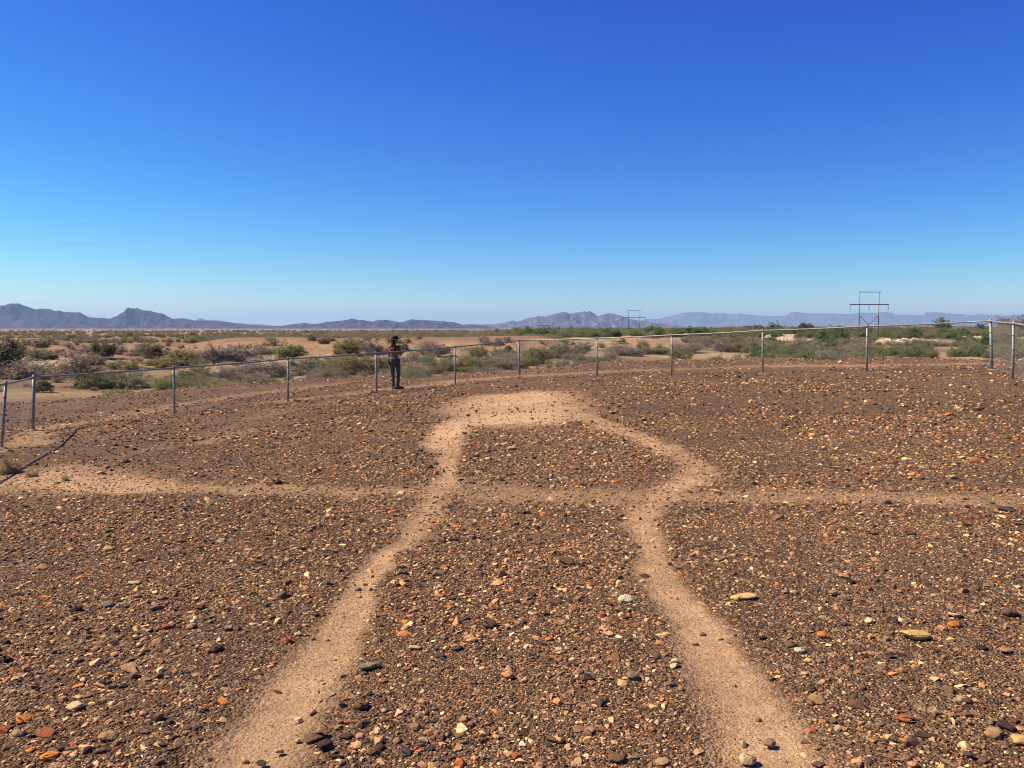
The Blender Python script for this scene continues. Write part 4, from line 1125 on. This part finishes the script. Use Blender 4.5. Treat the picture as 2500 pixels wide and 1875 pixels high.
pylon(1319, 1339, 781, 717, 'distant H-frame power pylon right of the far fence corner')
pylon(1227, 1236, 789, 1560, 'tiny far H-frame power pylon left of the far fence corner')

# ------------------------------------------------------------------ far white trailers
M_TRAIL = flat_mat('white_siding', (0.78, 0.77, 0.74), 0.6, scale=0.5, noise=0.06); M_WIN = flat_mat('dark_window', (0.05, 0.06, 0.08), 0.2)
M_ROOF = flat_mat('pale_roof', (0.62, 0.62, 0.62), 0.6, scale=0.5)
for k, (px, w, d, lab) in enumerate(((1337, 13, 690, 'white trailer home among far trees, left one'), (1350, 8, 700, 'short white trailer among far trees, second from left'),
                                (1362, 10, 695, 'white trailer home among far trees, second from right'), (1372, 9, 690, 'white trailer among far trees, right one'))):
    x, y = (px - 1250) / F_PX * d, d; Lw = w / F_PX * d; z = Hs(x, y)
    o = empty('trailer_home', (x, y, z), 0.1 * (k - 1.5)); tag(o, lab, 'trailer')
    m = MB(); m.box((-Lw / 2, -1.4, 0.4), (Lw / 2, 1.4, 2.9)); m.build('wall', M_TRAIL, o)
    m = MB(); m.box((-Lw / 2 - 0.15, -1.6, 2.9), (Lw / 2 + 0.15, 1.6, 3.05)); m.build('roof', M_ROOF, o)
    for xx in np.linspace(-Lw / 2 + 0.7, Lw / 2 - 0.7, 3):
        m = MB(); m.box((xx - 0.4, -1.43, 1.5), (xx + 0.4, -1.39, 2.2)); m.build('window', M_WIN, o)

# ------------------------------------------------------------------ person behind the fence
M_SKIN = flat_mat('skin', (0.36, 0.19, 0.12), 0.6, scale=20, noise=0.08); M_SHIRT = flat_mat('rust_shirt', (0.125, 0.036, 0.022), 0.9, scale=30, noise=0.3)
M_JEAN = flat_mat('dark_jeans', (0.006, 0.008, 0.013), 0.95, scale=25, noise=0.3); M_BOOT = flat_mat('black_boots', (0.02, 0.019, 0.02), 0.5, scale=20)
M_HAT = flat_mat('black_felt', (0.010, 0.010, 0.012), 0.9, scale=20); M_HAIR = flat_mat('dark_hair', (0.016, 0.011, 0.009), 0.6, scale=40)
def capsule(m, a, b, ra, rb, n=10):
    a = Vector(a); b = Vector(b); d = (b - a)
    if d.length < 1e-5: d = Vector((0, 0, 1e-3)); b = a + d
    dn = d.normalized(); pts = []; rs = []
    for t in (-0.98, -0.8, -0.45, 0): pts.append(a + dn * ra * t); rs.append(ra * math.sqrt(1 - t * t))
    for t in (0, 0.45, 0.8, 0.98): pts.append(b + dn * rb * t); rs.append(rb * math.sqrt(1 - t * t))
    m.path(pts, rs, n)
def blob(m, c, r, n=12):   # ellipsoid with radii r
    i0 = len(m.v); prof = [(math.sin(t), -math.cos(t)) for t in np.linspace(0.12, math.pi - 0.12, 9)]
    m.lathe((0, 0, 0), prof, n)
    for i in range(i0, len(m.v)): m.v[i] = Vector(c) + Vector((m.v[i].x * r[0], m.v[i].y * r[1], m.v[i].z * r[2]))
def skin_obj(name, m, mat, parent, voxel=0.010, it=3):
    o = m.build(name, mat, parent, True)
    rm = o.modifiers.new('remesh', 'REMESH'); rm.mode = 'VOXEL'; rm.voxel_size = voxel; rm.use_smooth_shade = True
    sm = o.modifiers.new('smooth', 'SMOOTH'); sm.iterations = it; sm.factor = 0.5
    return o
pz = Hs(-3.475, 25.0)
person = empty('person', (-3.475, 25.0, pz))
tag(person, 'person in black hat, rust shirt and dark jeans standing behind the fence', 'person')
J = dict(head=(-0.01, 0.01, 1.455), neck=(-0.03, 0.0, 1.30), ls=(-0.155, 0.06, 1.245), rs=(0.10, -0.06, 1.25), le=(-0.20, 0.02, 1.01), lh=(0.0, 0.25, 1.12), re=(0.15, 0.0, 1.015), rh=(0.275, 0.14, 1.18),
         ch=(-0.03, 0.0, 1.17), wa=(-0.035, 0.0, 0.97), hip=(-0.02, 0.0, 0.86), lk=(-0.078, 0.02, 0.45), la=(-0.062, -0.02, 0.085), rk=(0.094, 0.02, 0.46), ra=(0.062, 0.05, 0.085))
V_ = {k: Vector(v) for k, v in J.items()}
lhp = V_['hip'] + Vector((-0.085, 0.02, -0.02)); rhp = V_['hip'] + Vector((0.085, -0.02, -0.02))
m = MB()
blob(m, V_['head'], (0.078, 0.088, 0.108)); blob(m, V_['head'] + Vector((0.03, 0.03, -0.035)), (0.058, 0.058, 0.065))
fd = Vector((0.86, 0.5, 0)).normalized(); sd_ = Vector((0.5, -0.86, 0))
blob(m, V_['head'] + fd * 0.092 + Vector((0, 0, -0.012)), (0.016, 0.014, 0.022))
for s_ in (-1, 1): blob(m, V_['head'] + sd_ * 0.08 * s_ + Vector((0, 0, -0.01)), (0.02, 0.014, 0.03))
blob(m, V_['head'] + fd * 0.083 + Vector((0, 0, -0.055)), (0.018, 0.02, 0.010))
capsule(m, V_['neck'] + Vector((0, 0, -0.03)), V_['head'] + Vector((0, 0, -0.06)), 0.048, 0.045)
for a, b, r0, r1 in (('ls', 'rs', 0.062, 0.062), ('ls', 'le', 0.047, 0.036), ('rs', 're', 0.047, 0.036), ('le', 'lh', 0.036, 0.024), ('re', 'rh', 0.036, 0.024), ('lk', 'la', 0.054, 0.036), ('rk', 'ra', 0.054, 0.036)):
    capsule(m, V_[a], V_[b], r0, r1)
for a, b in ((lhp, 'lk'), (rhp, 'rk')): capsule(m, a, V_[b], 0.082, 0.056)
blob(m, V_['ch'], (0.145, 0.10, 0.15)); blob(m, V_['wa'], (0.115, 0.09, 0.14)); blob(m, V_['hip'], (0.138, 0.104, 0.105))
for h, e, out_ in (('lh', 'le', Vector((0, 0, 1))), ('rh', 're', Vector((-0.7, 0.3, 0.3)))):
    d = (V_[h] - V_[e]).normalized(); side = d.cross(Vector((0, 0, 1))).normalized(); up_ = side.cross(d)
    palm = V_[h] + d * 0.045
    blob(m, palm, (0.034, 0.030, 0.036))
    for q, ln in zip((-1.5, -0.5, 0.5, 1.5), (0.055, 0.068, 0.072, 0.06)):
        k0 = palm + d * 0.03 + up_ * q * 0.017; k1 = k0 + d * ln * 0.55 + side * 0.008; k2 = k1 + d * ln * 0.35 + side * 0.022
        capsule(m, k0, k1, 0.009, 0.008, 6); capsule(m, k1, k2, 0.008, 0.007, 6)
    t0 = palm - d * 0.01 + up_ * 0.028; t1 = t0 + up_ * 0.03 + d * 0.018; capsule(m, t0, t1, 0.011, 0.009, 6); capsule(m, t1, t1 + d * 0.03 + side * 0.01, 0.009, 0.008, 6)
skin_obj('body', m, M_SKIN, person, 0.0075, 2)
m = MB()
blob(m, V_['ch'], (0.158, 0.113, 0.155)); blob(m, V_['wa'] + Vector((0, 0, 0.03)), (0.130, 0.103, 0.13)); capsule(m, V_['ls'], V_['rs'], 0.070, 0.070)
for a, b in (('ls', 'le'), ('rs', 're')): capsule(m, V_[a], V_[a].lerp(V_[b], 0.72), 0.060, 0.052)
skin_obj('shirt', m, M_SHIRT, person, 0.011, 2)
m = MB()
blob(m, V_['hip'] + Vector((0, 0, 0.01)), (0.158, 0.126, 0.118)); blob(m, V_['hip'] + Vector((0, 0, -0.045)), (0.156, 0.128, 0.125)); blob(m, V_['hip'] + Vector((0, -0.005, -0.10)), (0.12, 0.105, 0.10))
for a, k_, b in ((lhp, 'lk', 'la'), (rhp, 'rk', 'ra')):
    capsule(m, a, V_[k_], 0.086, 0.057); capsule(m, V_[k_], V_[b] + Vector((0, 0, 0.02)), 0.057, 0.042)
skin_obj('jeans', m, M_JEAN, person, 0.011, 2)
for an, toe in (('la', Vector((0.05, -0.10, 0))), ('ra', Vector((0.14, 0.04, 0)))):
    m = MB(); p = V_[an]; base = Vector((p.x, p.y, 0.045))
    capsule(m, base, base + toe, 0.045, 0.034); capsule(m, base, p + Vector((0, 0, 0.07)), 0.048, 0.055); blob(m, base - toe * 0.25, (0.042, 0.042, 0.045))
    skin_obj('boot', m, M_BOOT, person, 0.009, 2)
m = MB()
hc = V_['head'] + Vector((0, 0, 0.035))
m.lathe(hc, [(0.098, 0.0), (0.102, 0.03), (0.098, 0.07), (0.08, 0.095), (0.045, 0.108), (0.005, 0.11)], 20)
hat = m.build('hat', M_HAT, person, True)
m = MB(); n = 28; i0 = 0      # wide brim, lifted in front
for rr2, in ((0.095,), (0.15,), (0.175,)):
    for k in range(n):
        t = 2 * math.pi * k / n; dv_ = Vector((math.cos(t), math.sin(t), 0)); fr = max(0, dv_.dot(fd)); ex = (rr2 - 0.095)
        wdt = 0.095 + ex * (0.55 + 0.75 * fr)
        m.v.append(hc + dv_ * wdt + Vector((0, 0, 0.004 + ex * (0.55 * fr - 0.35 * (1 - fr)))))
for j in range(2):
    for k in range(n): m.f.append((j * n + k, j * n + (k + 1) % n, (j + 1) * n + (k + 1) % n, (j + 1) * n + k))
brim = m.build('brim', M_HAT, hat, True); sdm = brim.modifiers.new('thick', 'SOLIDIFY'); sdm.thickness = 0.006
m = MB()
blob(m, V_['head'] - fd * 0.03 + Vector((0, 0, -0.01)), (0.085, 0.09, 0.095))
capsule(m, V_['head'] - fd * 0.05 + Vector((0, 0, -0.03)), Vector((-0.09, -0.05, 1.27)), 0.07, 0.035); capsule(m, V_['head'] - fd * 0.04 + Vector((0.0, -0.05, -0.04)), Vector((0.01, -0.105, 1.25)), 0.055, 0.03)
capsule(m, Vector((-0.09, -0.03, 1.30)), Vector((-0.20, 0.0, 1.25)), 0.022, 0.008)
skin_obj('hair', m, M_HAIR, person, 0.009, 2)
m = MB(); blob(m, (-0.175, -0.03, 0.84), (0.042, 0.06, 0.085)); capsule(m, (-0.165, -0.03, 0.92), (-0.13, -0.04, 0.965), 0.012, 0.010, 6)
bag = skin_obj('waist_bag', m, flat_mat('dark_cloth', (0.03, 0.035, 0.04), 0.9, scale=20), person, 0.009, 1)
m = MB(); m.path([(-0.115, -0.112, 0.955), (-0.12, -0.128, 0.90), (-0.128, -0.122, 0.82)], 0.006, 6); m.build('drawstring', flat_mat('white_cord', (0.7, 0.68, 0.62), 0.8), bag)
m = MB(); m.lathe(V_['wa'] + Vector((0.01, 0, -0.035)), [(0.128, -0.02), (0.131, 0), (0.128, 0.02)], 20)
for i in range(len(m.v)): m.v[i].y *= 0.84
m.build('belt', flat_mat('grey_belt', (0.13, 0.13, 0.14), 0.7), person, True)
# phone held in the raised hand
d = (V_['rh'] - V_['re']).normalized(); pc_ = Vector(person.location) + V_['rh'] + d * 0.10 + Vector((-0.012, 0.03, 0.02))
m = MB(); m.box((-0.036, -0.004, -0.072), (0.036, 0.004, 0.072)); ph_ = m.build('phone', flat_mat('black_glass', (0.012, 0.012, 0.014), 0.25))
ph_.location = pc_; ph_.rotation_euler = (0.3, 0, -0.6); bv = ph_.modifiers.new('bevel', 'BEVEL'); bv.width = 0.003; bv.segments = 2
tag(ph_, 'dark phone held up in the raised hand of the person', 'phone')
